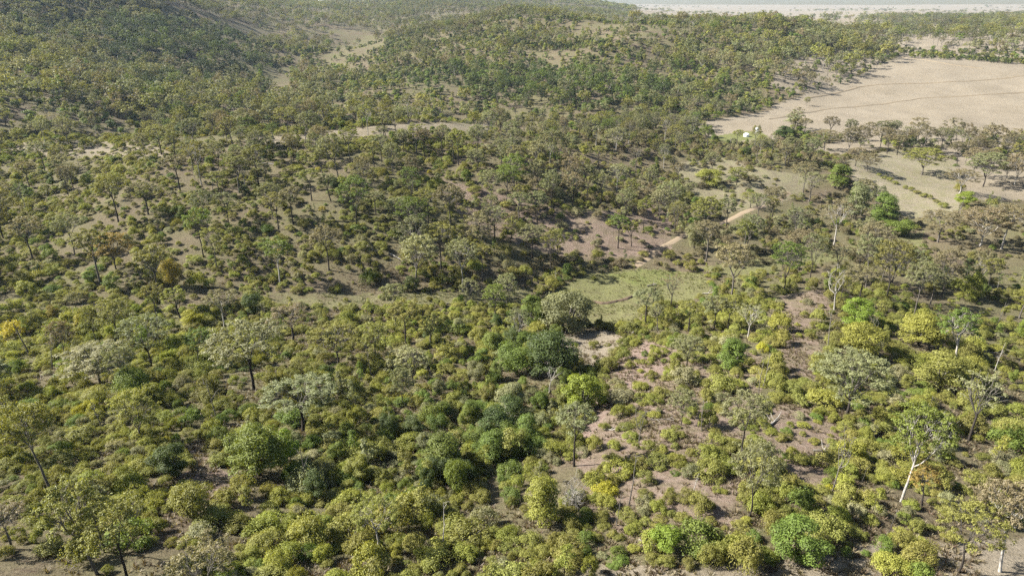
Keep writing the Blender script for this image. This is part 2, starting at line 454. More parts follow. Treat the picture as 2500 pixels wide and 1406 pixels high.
def leaves(B, c, nrm, size, rng, slim=.5, tone=.5):
    n = len(c)
    nrm = nrm / (np.linalg.norm(nrm, axis=1)[:, None] + 1e-9)
    t = np.cross(nrm, rng.normal(size=(n, 3))); t /= np.linalg.norm(t, axis=1)[:, None] + 1e-9
    b = np.cross(nrm, t)
    s = (size * rng.uniform(.6, 1.3, n))[:, None]
    v = np.stack([c - t * s * .5, c + b * s * .5 * slim + nrm * s * .1, c + t * s * .5, c - b * s * .5 * slim + nrm * s * .1], 1)
    q = np.arange(4 * n).reshape(n, 4)
    B.add(v.reshape(-1, 3), q, np.repeat(rng.uniform(0, 1, n) * .55 + tone * .45, 4))

def curve(a, b, k, rng, wob, sag=0.0, d0=None):
    t = np.linspace(0, 1, k)[:, None]
    a = np.asarray(a, float); b = np.asarray(b, float); L = np.linalg.norm(b - a)
    mid = (a + b) / 2 + rng.normal(size=3) * wob * L + np.array([0, 0, sag * L])
    if d0 is not None: mid = .5 * mid + .5 * (a + np.asarray(d0) * L * .5)
    p = (1 - t) ** 2 * a + 2 * t * (1 - t) * mid + t ** 2 * b
    p[1:-1] += rng.normal(size=(k - 2, 3)) * wob * L * .12
    return p

def clump_leaves(BL, c, r, n, leaf, rng, flat=.6, shell=.5):
    jit = .25 if leaf > .5 else .33
    d = rng.normal(size=(n, 3)); d /= np.linalg.norm(d, axis=1)[:, None]
    d[:, 2] = np.where(d[:, 2] < -.35, -d[:, 2] * .6, d[:, 2])
    rad_ = r * (shell + (1 - shell) * rng.random(n) ** .7) * rng.uniform(.75, 1.15, n)
    p = c + d * rad_[:, None] * np.array([1, 1, flat])
    nr = d + np.array([0, 0, .35]) + rng.normal(size=(n, 3)) * jit
    leaves(BL, p, nr, leaf, rng, tone=rng.random())

def gum(seed, H=12., base=.45, R=3.6, forks=4, clumps=26, cr=.95, nleaf=95, leaf=.34, lean=(0, 0), tr=.16, top=1.0, low=False, bare=0.0, sides=5):
    rng = np.random.default_rng(seed)
    if nleaf > 40: clumps = int(clumps * 1.8); nleaf = int(nleaf * 1.1); leaf *= .85; cr *= .8
    W, F = Build(), Build()
    fh = H * base
    bx, by = lean[0] * H, lean[1] * H
    fork = np.array([bx * .55, by * .55, fh])
    cc = np.array([bx, by, H * (base + 1) / 2 + .2])
    rz = H * (1 - base) / 2
    tpts = curve((0, 0, -.6), fork, 6, rng, .035)
    tp = np.linspace(tr * 1.15, tr * .72, 6); tp[0] *= 1.35
    tube(W, tpts, tp, sides + 1, np.linspace(0, .1, 6))
    # clump targets through the upper crown
    tg = []
    i = 0
    while len(tg) < clumps:
        d = rng.normal(size=3); d /= np.linalg.norm(d)
        if d[2] < -.45: continue
        q = d * rng.uniform(.5, 1.0) ** .5
        if d[2] < .1 and rng.random() < .35: continue
        p = cc + q * np.array([R - cr * .5, R - cr * .5, rz * top - cr * .4])
        i += 1
        if any(np.linalg.norm(p - o) < cr * .85 for o in tg) and i < 600: continue
        tg.append(p)
    tg = np.array(tg)
    az = np.arctan2(tg[:, 1] - fork[1], tg[:, 0] - fork[0])
    order = np.argsort(az); groups = np.array_split(order, forks)
    for g in groups:
        if len(g) == 0: continue
        cen = tg[g].mean(0)
        st = tpts[-1] if rng.random() < .6 else tpts[-2] * .4 + tpts[-1] * .6
        end = fork + (cen - fork) * .85
        lr = tr * rng.uniform(.42, .6)
        limb = curve(st, end, 6, rng, .14, .12)
        if low: limb[:, 2] += np.sin(np.linspace(0, math.pi, 6)) * .3
        tube(W, limb, np.linspace(lr, lr * .4, 6), sides, np.linspace(.1, .75, 6))
        for k in g:
            f = rng.uniform(.3, 1.0); j = min(int(f * 5), 4); w = f * 5 - j
            s0 = limb[j] * (1 - w) + limb[j + 1] * w
            br = curve(s0, tg[k], 5, rng, .13, .06)
            r0 = lr * (.55 - .2 * f)
            tube(W, br, np.linspace(r0, .015 + r0 * .15, 5), 4 if sides > 3 else 3, np.linspace(.5, .9, 5))
            if nleaf >= 60:
                for _ in range(3):
                    e = tg[k] + rng.normal(size=3) * cr * .6
                    tube(W, curve(br[2], e, 3, rng, .15), [r0 * .35, r0 * .2, .008], 3, .85)
            if rng.random() < bare: continue
            crk = cr * rng.uniform(.7, 1.25)
            sub = 3
            for _ in range(sub):
                o = rng.normal(size=3) * crk * .5 * np.array([1, 1, .5])
                clump_leaves(F, tg[k] + o, crk * .62, max(4, nleaf // sub), leaf, rng, .65, .35)
    return W, F

def rngs(seed): return .8 + .25 * ((seed * 37) % 10) / 10

def dense(seed, H=6., R=3.0, lumps=16, lr=1.25, nleaf=230, leaf=.32, stem=.12, up=.5, cone=0.0):
    lumps = int(lumps * 1.7); lr *= rngs(seed) * .9
    if leaf < .5: nleaf = int(nleaf * 1.25); leaf *= .8
    rng = np.random.default_rng(seed); W, F = Build(), Build()
    for k in range(3):
        e = np.array([rng.normal() * R * .3, rng.normal() * R * .3, H * .75])
        tube(W, curve((rng.normal() * .2, rng.normal() * .2, -.4), e, 5, rng, .08), np.linspace(stem, .03, 5), 4, np.linspace(0, .5, 5))
    for k in range(lumps):
        d = rng.normal(size=3); d /= np.linalg.norm(d); d[2] = abs(d[2]) if rng.random() < .6 else -abs(d[2])
        q = d * rng.uniform(.6, .95)
        zz = H * up * .9 + q[2] * ((H * (1 - up * .9) - lr * .5) if q[2] > 0 else H * up * .8)
        w = 1 - cone * max(0, zz / H - .1)
        c = np.array([q[0] * (R - lr * .6) * w, q[1] * (R - lr * .6) * w, max(zz, lr * .5)])
        clump_leaves(F, c, lr * rng.uniform(.7, 1.2), nleaf, leaf, rng, .8, .7)
        if rng.random() < .4:
            tube(W, curve((0, 0, H * .2), c + d * lr * .6, 4, rng, .1), np.linspace(stem * .5, .012, 4), 3, .8)
    return W, F

def shrub(seed, H=1.7, R=1.35, lumps=8, lr=.62, nleaf=300, leaf=.145):
    rng = np.random.default_rng(seed); W, F = Build(), Build()
    for k in range(5):
        a = rng.uniform(0, 6.3); e = np.array([math.cos(a) * R * .6, math.sin(a) * R * .6, H * rng.uniform(.55, .85)])
        tube(W, curve((math.cos(a) * .12, math.sin(a) * .12, -.2), e, 4, rng, .1), [.03, .025, .02, .008], 3, .4)
    for k in range(lumps):
        a = rng.uniform(0, 6.3); f = math.sqrt(rng.random())
        x, y = math.cos(a) * f * (R - lr * .55), math.sin(a) * f * (R - lr * .55)
        z = (H - lr * .8) * math.sqrt(max(0, 1 - (f * .88) ** 2)) * rng.uniform(.75, 1.05)
        clump_leaves(F, np.array([x, y, max(z, .3)]), lr * rng.uniform(.75, 1.25), nleaf, leaf, rng, .75, .68)
    # ragged shoots standing out of the dome
    n = nleaf * 2
    d = rng.normal(size=(n, 3)); d[:, 2] = np.abs(d[:, 2]) + .3; d /= np.linalg.norm(d, axis=1)[:, None]
    leaves(F, d * np.array([R, R, H]) * rng.uniform(.7, 1.12, n)[:, None], d + rng.normal(size=(n, 3)) * .6, leaf, rng)
    return W, F

def sapling(seed, H=5., R=1.1, nleaf=700, leaf=.28, base=.25):
    rng = np.random.default_rng(seed); W, F = Build(), Build()
    st = curve((0, 0, -.3), (rng.normal() * .3, rng.normal() * .3, H * .95), 7, rng, .03)
    tube(W, st, np.linspace(.08, .015, 7), 4, np.linspace(0, .5, 7))
    k = 11
    for i in range(k):
        f = base + (1 - base) * (i + rng.random()) / k
        j = min(int(f * 6), 5); c0 = st[j] + (st[j + 1] - st[j]) * (f * 6 - j)
        a = rng.uniform(0, 6.3); w = R * (1.05 - .75 * f) * rng.uniform(.5, 1.0)
        c = c0 + np.array([math.cos(a) * w, math.sin(a) * w, .25])
        tube(W, curve(c0, c, 3, rng, .1), [.025, .018, .008], 3, .5)
        clump_leaves(F, c, R * .5 * rng.uniform(.7, 1.2), nleaf // k, leaf, rng, .8, .3)
    return W, F

def dead(seed, H=9., forks=4, R=2.6, tr=.2, base=.45, twig=3, stub=False):
    rng = np.random.default_rng(seed); W, F = Build(), Build()
    fh = H * base
    e = np.array([rng.normal() * .5, rng.normal() * .4, H * .93 if stub else fh])
    t = curve((0, 0, -.5), e, 7, rng, .06)
    tube(W, t, np.linspace(tr * 1.2, tr * (.35 if stub else .7), 7), 6, np.linspace(0, 1, 7) ** .6)
    for k in range(forks):
        a = 6.28 * (k + rng.uniform(-.3, .3)) / forks
        j = rng.integers(3, 6) if stub else 6
        l = R * rng.uniform(.6, 1.1) * (.5 if stub else 1)
        end = t[j] + np.array([math.cos(a) * l, math.sin(a) * l, (H - fh) * rng.uniform(.5, 1.0) * (.25 if stub else 1)])
        p = curve(t[j], end, 6, rng, .2, .05)
        r0 = tr * .5
        tube(W, p, np.linspace(r0, .03, 6), 5, .95)
        for _ in range(twig):
            q = p[rng.integers(2, 6)]
            e2 = q + np.array([rng.normal() * .8, rng.normal() * .8, rng.uniform(.1, 1.3)]) * (R / 2.6)
            b = curve(q, e2, 4, rng, .2)
            tube(W, b, np.linspace(r0 * .4, .015, 4), 4, 1)
            for _ in range(2):
                tube(W, curve(b[2], b[2] + rng.normal(size=3) * .5, 3, rng, .2), [.03, .02, .008], 3, 1)
    return W, F

def deadbush(seed, H=2.8, R=1.5):
    rng = np.random.default_rng(seed); W, F = Build(), Build()
    for k in range(16):
        d = rng.normal(size=3); d[2] = abs(d[2]) + .5; d /= np.linalg.norm(d)
        e = d * np.array([R, R, H])
        p = curve((0, 0, -.1), e, 5, rng, .12)
        tube(W, p, np.linspace(.05, .012, 5), 3, 1)
        for _ in range(9):
            q = p[rng.integers(1, 5)]
            e2 = q + rng.normal(size=3) * .45 + np.array([0, 0, .2])
            b = curve(q, e2, 3, rng, .2); tube(W, b, [.022, .016, .008], 3, 1)
            for _ in range(3):
                tube(W, curve(b[1], b[2] + rng.normal(size=3) * .25, 3, rng, .2), [.014, .01, .006], 3, 1)
    return W, F

PROTO = {}
def register(kind, name, WF):
    W, F = WF
    wv, wq, wf = W.arrays(); fv, fq, ff = F.arrays()
    allv = np.concatenate([wv, fv])
    d = dict(H=allv[:, 2].max(), Wd=max(np.ptp(fv[:, 0]) if len(fv) else np.ptp(wv[:, 0]), np.ptp(fv[:, 1]) if len(fv) else np.ptp(wv[:, 1])))
    d['wood'] = new_mesh(name + '_wood', wv, [wq], [BARK], attrs={'leaf_var': ('FLOAT', wf)}, smooth=True)
    if len(fv):
        d['crown'] = new_mesh(name + '_crown', fv, [fq], [LEAF], attrs={'leaf_var': ('FLOAT', ff)})
        d['joined'] = new_mesh(name + '_joined', allv, [np.concatenate([wq, fq + len(wv)])], [BARK, LEAF],
                               fmat=np.concatenate([np.zeros(len(wq), int), np.ones(len(fq), int)]), attrs={'leaf_var': ('FLOAT', np.concatenate([wf, ff]))})
    PROTO.setdefault(kind, []).append(d)

# broad, tall, spreading, sparse, clumpy gums
register('gum', 'gum_a', gum(11, 12, .46, 4.2, 5, 30, 1.0, 95, .33))
register('gum', 'gum_b', gum(12, 12, .52, 3.0, 4, 22, .95, 100, .33))
register('gum', 'gum_c', gum(13, 12, .30, 4.6, 6, 34, 1.0, 85, .33, low=True))
register('gum', 'gum_d', gum(14, 12, .40, 3.4, 4, 24, .85, 70, .31, bare=.12))
register('gum', 'gum_e', gum(15, 12, .42, 3.8, 5, 28, 1.05, 100, .34, lean=(.10, .03)))
register('gum', 'gum_f', gum(16, 12, .36, 2.6, 3, 20, .9, 100, .33, lean=(-.06, .02)))
register('gum', 'gum_g', gum(17, 12, .50, 3.8, 5, 26, .9, 80, .32))
register('gum', 'gum_h', gum(18, 12, .25, 4.0, 6, 34, 1.05, 110, .34))
register('gum', 'gum_i', gum(19, 12, .38, 3.2, 5, 22, .8, 45, .30, bare=.4))
register('gum', 'gum_j', gum(20, 12, .46, 3.5, 4, 24, 1.1, 110, .34, lean=(-.12, .0)))
for k, (h, r, l) in enumerate([(6, 3.0, 16), (6, 2.6, 13), (6, 3.4, 20), (6, 2.3, 12), (6, 2.9, 15)]):
    register('dense', 'dense_%d' % k, dense(40 + k, h, r, l))
register('dense', 'dense_tall', dense(47, 8, 2.2, 18, 1.1, 190, .3, .12, .45, .4))
for k in range(8):
    register('shrub', 'shrub_%d' % k, shrub(60 + k, 1.7, 1.35 + .1 * (k % 3), 11 + k % 6, .42 + .07 * (k % 3)))
for k in range(5):
    register('sapling', 'sapling_%d' % k, sapling(80 + k, 5, 1.0 + .15 * k, 600 + 60 * k, .27, .15 + .1 * (k % 3)))
register('dead', 'dead_a', dead(100, 9, 5, 2.8, .2, .4, 4))
register('dead', 'dead_b', dead(101, 8, 3, 1.6, .15, .5, 2, True))
register('dead', 'dead_c', dead(102, 8, 4, 2.2, .15, .5, 3))
register('dead', 'dead_d', dead(103, 7, 2, 1.3, .11, .6, 1, True))
register('deadbush', 'deadbush', deadbush(110))
for k in range(6):
    register('fargum', 'fargum_%d' % k, gum(130 + k, 12, .15 + .05 * k, 3.8 + .3 * (k % 3), 4, 15, 1.6, 39, .75, sides=3))
for k in range(4):
    register('farbush', 'farbush_%d' % k, dense(150 + k, 6, 2.8, 7, 1.7, 40, .75))
print('protos', {k: (len(v), sum(len(d['wood'].polygons) + (len(d['crown'].polygons) if 'crown' in d else 0) for d in v)) for k, v in PROTO.items()})

LC = dict(olive=(.188, .185, .044), grey=(.176, .180, .082), green=(.125, .160, .030), dark=(.064, .086, .022), bright=(.165, .210, .028),
          yellow=(.28, .25, .028), orange=(.24, .180, .046), brown=(.180, .152, .080), ygreen=(.205, .212, .040), silver=(.5, .48, .45), pale=(.215, .208, .105))
BC = dict(dark=(.03, .024, .02), grey=(.10, .088, .075), white=(.32, .30, .27), burnt=(.03, .025, .022), tan=(.24, .19, .14))

# ------------------------------------------------------------------ plants that can be told apart in the photograph
# kind, shape, column, row of the foot, row of the top, crown width in photo px, bark, leaf, label, short name
HERO = [
 ('gum',0,620,952,788,215,'dark','grey','tall gum with straight dark trunk and broad open crown above yellow-green shrubs','tall dark-trunked umbrella gum'),
 ('gum',6,740,1050,930,190,'dark','grey','grey-green gum with thin dark trunk leaning its crown towards the gully','grey gum above the gully'),
 ('gum',2,825,890,790,140,'dark','olive','round olive gum with short dark trunk beside a deep shadow','round olive gum'),
 ('gum',3,716,829,745,115,'dark','brown','thin-crowned brownish gum with bent dark trunk below the creek flat','thin brownish gum'),
 ('gum',2,369,893,770,135,'dark','grey','spreading grey gum whose dark trunk forks low into three limbs','low-forking grey gum'),
 ('gum',0,293,845,727,112,'dark','olive','leafy olive gum with dark trunk left of the low-forking gum','leafy olive gum'),
 ('gum',3,239,850,742,46,'dark','olive','slim nearly bare gum with forked dark trunk','slim forked gum'),
 ('dead',1,70,868,786,36,'dark','grey','dark broken snag with one white side branch on the yellow slope','white-branched snag'),
 ('dead',2,128,900,820,40,'grey','grey','dark crooked dead tree with two pale stubs in the yellow shrubs','crooked dead tree'),
 ('gum',7,246,935,842,175,'grey','pale','wide pale crowned gum with bare arching limbs and hidden trunk','wide pale gum'),
 ('gum',5,440,776,701,72,'dark','ygreen','small yellow-green gum at the edge of the creek flat','small yellow-green gum'),
 ('gum',6,548,799,706,84,'white','brown','brown-crowned gum with pale slender trunk on the creek flat','pale slender creek gum'),
 ('dense',3,472,801,758,56,'dark','yellow','small bushy tree with an orange-yellow patch in its crown','orange-patched bushy tree'),
 ('dense',3,133,780,745,30,'dark','orange','bright orange round bush among the green saplings','bright orange bush'),
 ('sapling',2,189,808,768,28,'dark','yellow','thin sapling with golden yellow crown','golden sapling'),
 ('dense',1,622,768,713,60,'dark','dark','dark green round bushy tree at the left end of the creek flat','dark round bushy tree'),
 ('gum',9,123,1198,988,165,'grey','olive','tall gum with bare curved trunk and crown swept to the left','swept gum'),
 ('gum',5,239,1402,1165,150,'grey','olive','gum with trunk leaning left and forking above bare shaded ground','leaning forked gum'),
 ('gum',0,311,1412,1222,190,'dark','olive','bushy gum with straight dark trunk on bare shaded ground','straight gum on the shaded ground'),
 ('gum',1,255,1348,1180,90,'dark','grey','thin dark-trunked gum standing between two larger gums','thin gum between two'),
 ('dead',0,8,1262,1118,90,'white','grey','bare pale dead tree leaning at the picture edge','pale dead tree at the edge'),
 ('gum',3,30,1338,1235,130,'grey','brown','brownish gum with twisted pale limbs at the lower corner','brownish corner gum'),
 ('dense',2,630,1160,1035,165,'dark','green','large rounded green bushy tree with a deep shadow beside it','large rounded bushy tree'),
 ('dense',0,690,1130,1050,95,'dark','bright','bright green bushy tree merging with a larger rounded one','bright merging bushy tree'),
 ('dense',0,424,1160,1080,105,'dark','dark','dark green rounded bush at the edge of the bare patch','dark bush at the bare patch'),
 ('dense',1,477,1265,1178,115,'dark','olive','rounded olive bush below the small bare patch','olive bush below the bare patch'),
 ('dense',4,225,1014,978,46,'dark','yellow','bright yellow bush among olive shrubs','bright yellow bush'),
 ('gum',1,1402,1138,985,118,'dark','grey','tall slender gum with long bare dark trunk on the pale spur','tall slender spur gum'),
 ('dead',0,1560,1084,983,46,'dark','grey','half-dead tree with white upper limbs and dark lower trunk','half-dead white-limbed tree'),
 ('gum',7,1663,1037,948,80,'dark','grey','rounded grey gum with forked dark trunk on the shrubby spur','rounded grey spur gum'),
 ('dead',3,1714,1054,969,22,'grey','grey','hooked grey snag bending over at its tip','hooked grey snag'),
 ('gum',0,1807,1122,955,135,'dark','grey','grey-green gum with trunk splitting into several dark limbs','many-limbed spur gum'),
 ('gum',2,1828,1260,1078,135,'dark','grey','grey gum with pale upper branches and short dark trunk','pale-branched gum'),
 ('dead',3,1505,1282,1202,22,'grey','grey','twisted thin snag on the shrubby spur','twisted thin snag'),
 ('dead',1,1692,1210,1154,22,'white','grey','short splintered white snag with many broken prongs','splintered white snag'),
 ('dead',3,1533,1234,1112,14,'burnt','grey','tall thin dark dead pole beside a green sapling','tall dark pole'),
 ('deadbush',0,1400,1238,1150,92,'white','silver','silvery white leafless bush beside a bright green bushy tree','silvery bush'),
 ('dense',5,1325,1280,1160,105,'dark','ygreen','tall yellow-green bushy tree beside the silvery leafless bush','yellow-green bushy tree'),
 ('sapling',4,1376,1408,1316,66,'dark','ygreen','leafy yellow-green young gum above bare ground','leafy young gum'),
 ('dense',0,1425,1002,908,115,'dark','bright','bright green dome-shaped tree at the head of the gully','bright green dome tree'),
 ('dense',2,1335,916,805,160,'dark','dark','big dark green tree casting deep shadow on the tan grass patch','big dark tree'),
 ('dense',4,1258,912,838,105,'grey','green','dark grey-green tree clump joined to the big dark tree','grey-green clump'),
 ('dense',2,1385,806,708,150,'grey','grey','grey-leaved dense tree at the end of the creek flat','grey dense creek tree'),
 ('dense',0,1300,800,722,80,'dark','green','green bushy tree beside the grey dense creek tree','green creek bushy tree'),
 ('gum',7,1676,894,818,92,'dark','grey','many-stemmed small gum standing on pale bare ground','many-stemmed small gum'),
 ('gum',1,1575,797,702,86,'dark','grey','tall grey gum rising beside the grassy creek flat','tall grey creek gum'),
 ('gum',5,1606,808,740,42,'grey','grey','thin pale-trunked gum in front of the creek flat','thin creek gum'),
 ('gum',8,1638,753,668,62,'dark','brown','almost leafless gum with upright dark limbs by the green grass','almost leafless gum'),
 ('gum',1,1681,810,735,74,'dark','olive','olive gum with bare thin trunk, first of the row on the spur','first gum of the spur row'),
 ('gum',6,1742,806,722,76,'dark','grey','grey gum with bare thin trunk, middle of the row on the spur','middle gum of the spur row'),
 ('gum',0,1777,806,718,76,'dark','olive','gum with bare thin trunk, last of the row on the spur','last gum of the spur row'),
 ('gum',8,1826,826,745,86,'white','pale','pale thin-leaved gum with white branching limbs','pale thin-leaved gum'),
 ('dead',3,1541,957,909,12,'burnt','grey','blackened thin pole standing on pale ground','blackened pole'),
 ('dead',3,1853,957,876,26,'grey','grey','curved dead trunk with hooked white tip','curved dead trunk'),
 ('dead',2,1342,960,893,54,'white','grey','fallen-looking dead tree with pale limbs in front of the big dark tree','pale-limbed dead tree'),
 ('dead',0,2037,759,646,68,'white','grey','bare white dead tree with blackened foot beside the spur path','bare white dead tree'),
 ('gum',0,2098,731,648,98,'dark','brown','brown-crowned gum with straight trunk behind the white dead tree','brown gum behind the dead tree'),
 ('gum',1,2272,744,664,76,'grey','grey','tall grey gum with bare trunk forking pale at its foot','pale-footed gum'),
 ('dense',0,2088,797,731,102,'dark','bright','dome-shaped bright green tree beside the white dead tree','dome-shaped green tree'),
 ('dense',2,2098,862,783,118,'dark','ygreen','yellow-green spreading bushy tree beside the spur path','spreading yellow-green tree'),
 ('dense',2,2240,842,760,128,'dark','ygreen','wide yellow-green tree with grey shaded underside','wide yellow-green tree'),
 ('dense',4,2290,948,858,128,'dark','olive','dark olive bushy tree below the wide yellow-green tree','dark olive bushy tree'),
 ('dead',1,2427,911,838,18,'white','grey','white dead trunk standing alone in green shrubs','lone white dead trunk'),
 ('gum',7,2067,1014,858,205,'dark','grey','large spreading grey-green gum with dark leaning trunks','large spreading gum'),
 ('gum',4,2200,1225,1004,165,'white','green','green domed gum with pale double trunk','green gum with pale double trunk'),
 ('gum',8,2365,1078,908,120,'dark','pale','half-bare gum with white crown branches and dark trunk','half-bare gum'),
 ('dead',3,2258,1034,964,14,'white','grey','slim white leaning pole on the bare patch','slim white pole'),
 ('dead',3,2102,1180,1136,12,'burnt','grey','burnt grey stump standing among yellow shrubs','burnt stump'),
 ('gum',2,2337,1396,1228,165,'dark','olive','gum with thick dark trunk and bleached upper limbs on bare ground','thick-trunked gum'),
 ('gum',9,2443,1396,1186,180,'white','brown','white double-trunked gum with rusty brown crown in the corner','white double-trunked gum'),
 ('sapling',3,2122,1266,1183,50,'burnt','ygreen','young gum on two thin dark stems','two-stemmed young gum'),
 ('dead',3,2171,1296,1236,10,'burnt','grey','thin dark pole near the lower bare strip','thin dark pole'),
 ('gum',5,2251,1240,1133,80,'dark','orange','small gum with orange-tinged crown beside the pale double trunk','orange-tinged gum'),
 ('dense',3,1625,1348,1285,86,'dark','bright','bright green bush standing out of olive shrubs','bright green bush'),
 ('dense',2,1950,1362,1266,150,'dark','green','broad green bush above the lower bare strip','broad green bush'),
 ('shrub',2,1815,1388,1305,104,'grey','olive','large round olive shrub at the edge of the bare strip','large round olive shrub'),
 ('shrub',5,1732,1378,1325,66,'grey','olive','round olive shrub beside the largest one','round olive shrub'),
 ('shrub',1,1440,1402,1352,46,'grey','ygreen','lone yellow-green shrub on bare lower ground','lone lower shrub'),
 ('shrub',3,1925,1205,1155,60,'grey','olive','rounded olive shrub with its shadow on bare soil','rounded shrub on bare soil'),
 ('shrub',4,1918,800,778,26,'grey','olive','small round shrub on the spur path','small path shrub'),
 ('shrub',6,1976,822,798,30,'grey','olive','round shrub at the spur path beside a smaller one','second path shrub'),
 ('shrub',0,1900,920,880,50,'grey','olive','double-headed olive shrub at the lower end of the spur path','double-headed shrub'),
 # the wooded ridge across the creek
 ('gum',0,803,660,548,92,'dark','brown','broad-domed brownish gum at the foot of the wooded ridge','broad-domed ridge gum'),
 ('gum',7,284,658,564,100,'dark','orange','rust-tinged domed gum beside a dark hollow','rust-tinged gum'),
 ('dense',1,425,700,630,56,'dark','orange','orange-yellow bushy tree at the ridge foot','orange-yellow bushy tree'),
 ('gum',0,289,542,420,95,'dark','olive','tall olive gum pair on the left ridge slope','tall olive ridge gum'),
 ('gum',6,362,524,443,86,'dark','brown','thin brown gum with pale trunk base on the left ridge slope','thin brown ridge gum'),
 ('gum',1,439,467,374,76,'dark','brown','brown gum with long dark trunk near the saddle','brown saddle gum'),
 ('gum',0,110,419,342,70,'dark','grey','lone grey gum standing on the grassy saddle','lone saddle gum'),
 ('dead',3,197,426,382,20,'dark','grey','dark dead pole with short stubs on the saddle','dead pole on the saddle'),
 ('gum',6,394,378,303,66,'dark','olive','olive gum with leaning trunk at the saddle top','leaning saddle gum'),
 ('gum',1,536,482,415,60,'dark','olive','slim olive gum above a dark hollow of the ridge','slim hollow gum'),
 ('gum',1,716,549,452,64,'dark','brown','straight slim gum with long bare dark trunk on mid ridge','long-trunked ridge gum'),
 ('gum',6,680,560,468,68,'dark','olive','olive gum with dark trunk beside the long-trunked ridge gum','olive ridge gum'),
 ('gum',1,761,490,408,66,'dark','olive','narrow olive gum on the upper ridge slope','narrow upper gum'),
 ('gum',5,808,491,420,54,'dark','grey','grey gum right beside the narrow upper gum','grey upper gum'),
 ('gum',1,917,524,465,60,'dark','grey','grey gum with bare dark trunk at the middle of the ridge','grey mid-ridge gum'),
 ('gum',7,976,554,478,84,'grey','grey','wide grey gum with forked trunk on the ridge','wide grey ridge gum'),
 ('gum',6,1045,547,458,74,'dark','olive','olive gum with tall thin trunk beside the wide grey one','thin-trunked ridge gum'),
 ('gum',6,1076,657,541,90,'dark','olive','big olive gum with thin dark trunk above the creek flat','big olive gum above the flat'),
 ('gum',3,1207,586,503,80,'dark','grey','spreading sparse grey gum beside bare ridge soil','sparse grey ridge gum'),
 ('gum',1,1119,403,313,50,'dark','ygreen','gum with yellow-green top near the ridge crest','yellow-topped crest gum'),
 ('gum',0,986,373,313,50,'dark','grey','grey gum on the bare crest','grey crest gum'),
 ('gum',1,1036,383,312,44,'dark','brown','brown slim gum on the bare crest','brown crest gum'),
 ('gum',6,1080,381,305,44,'dark','grey','grey gum with dark shadow behind, on the crest','shadowed crest gum'),
 ('gum',7,1165,421,360,62,'dark','grey','bushy grey gum just below the crest','bushy crest gum'),
 ('gum',2,703,325,260,66,'dark','olive','stout many-limbed gum at the left of the bare crest','stout crest gum'),
 ('gum',1,914,411,342,48,'dark','olive','olive gum below the crest with shaded ground behind','olive gum below the crest'),
 ('gum',7,958,424,344,54,'grey','grey','pale grey gum below the crest','pale gum below the crest'),
 ('gum',0,1312,544,464,66,'dark','grey','domed grey gum on the right ridge slope','domed grey gum'),
 ('gum',0,1299,631,545,80,'dark','grey','tall grey gum with straight dark trunk above the ridge foot','tall grey foot gum'),
 ('gum',6,1466,498,420,54,'dark','grey','lone tidy gum with dark trunk above brown shrubs','tidy gum above brown shrubs'),
 ('gum',7,1609,539,458,60,'grey','pale','silvery oval-crowned gum above the dirt track','silvery oval gum'),
 ('gum',1,1685,495,442,38,'dark','grey','small upright gum at the clearing edge','small clearing gum'),
 ('dense',4,1729,455,411,64,'dark','ygreen','yellow-green round tree at the top of the clearing','yellow-green clearing tree'),
 ('gum',7,1798,452,406,54,'dark','olive','dark olive tree in the upper clearing','dark olive clearing tree'),
 ('gum',2,1831,507,469,60,'dark','olive','low spreading tree beside the dirt track','low tree by the track'),
 ('gum',5,1657,449,394,38,'dark','brown','brown narrow tree at the clearing edge','brown clearing tree'),
 ('gum',0,1391,396,326,60,'dark','grey','full grey gum at the end of the crest','full grey gum'),
 ('gum',1,1461,411,354,44,'dark','olive','olive gum among brown shrubs below the crest end','olive crest-end gum'),
 ('gum',7,1504,370,308,64,'white','grey','spreading gum with white trunk behind the clearing','white-trunked spreading gum'),
 ('gum',7,1575,362,314,54,'dark','brown','round brown gum behind the clearing','round brown gum'),
 ('gum',1,1455,356,304,40,'white','grey','slim gum with double white trunk','slim double white gum'),
 ('gum',5,1542,602,537,48,'dark','ygreen','yellow-green slim gum near the dirt track','yellow-green track gum'),
 ('dense',1,1695,607,538,58,'grey','grey','grey-green bushy tree at the track bend','grey bushy tree at the track'),
 # creek line and paddocks
 ('gum',3,2034,602,482,90,'white','brown','white-trunked gum with thin rusty crown at the creek edge','white-trunked creek gum'),
 ('gum',7,2116,420,372,64,'grey','brown','brown gum at the edge of the open paddock','brown paddock gum'),
 ('gum',7,2088,406,358,54,'dark','brown','darker brown gum beside the paddock gum','darker paddock gum'),
 ('gum',7,2250,427,358,100,'grey','olive','broad olive gum clump standing alone in the paddock','broad paddock gum'),
 ('gum',2,2341,472,412,86,'white','brown','brown gum with pale trunks on the paddock edge','pale-trunked paddock gum'),
 ('gum',7,2400,456,368,98,'dark','grey','tall dense grey gum at the right of the paddock','dense grey paddock gum'),
 ('gum',2,2010,367,316,80,'grey','brown','low brown gum at the near end of the paddock grove','first grove gum'),
 ('gum',1,2190,379,328,50,'dark','brown','gum on a dark trunk in the paddock grove','dark-trunked grove gum'),
 ('gum',1,2165,376,326,40,'dark','brown','slim gum in the paddock grove','slim grove gum'),
 ('gum',7,1969,259,236,18,'dark','olive','small lone tree at the corner of the big paddock','small lone paddock tree'),
 ('dense',0,1915,338,308,54,'dark','dark','dark bushy tree beside the valley paddock','dark paddock bushy tree'),
 ('gum',7,1943,324,286,32,'dark','olive','small dark gum beside the dark bushy tree','small dark gum'),
 ('dense',5,2152,548,468,78,'dark','green','tall dark green bushy tree at the point of the creek trees','tall green creek tree'),
 ('dense',5,2085,535,443,72,'grey','grey','grey-green bushy tree in the creek line','grey-green creek tree'),
 ('dense',1,2190,575,535,80,'dark','green','low green bush at the end of the creek line','low green creek bush'),
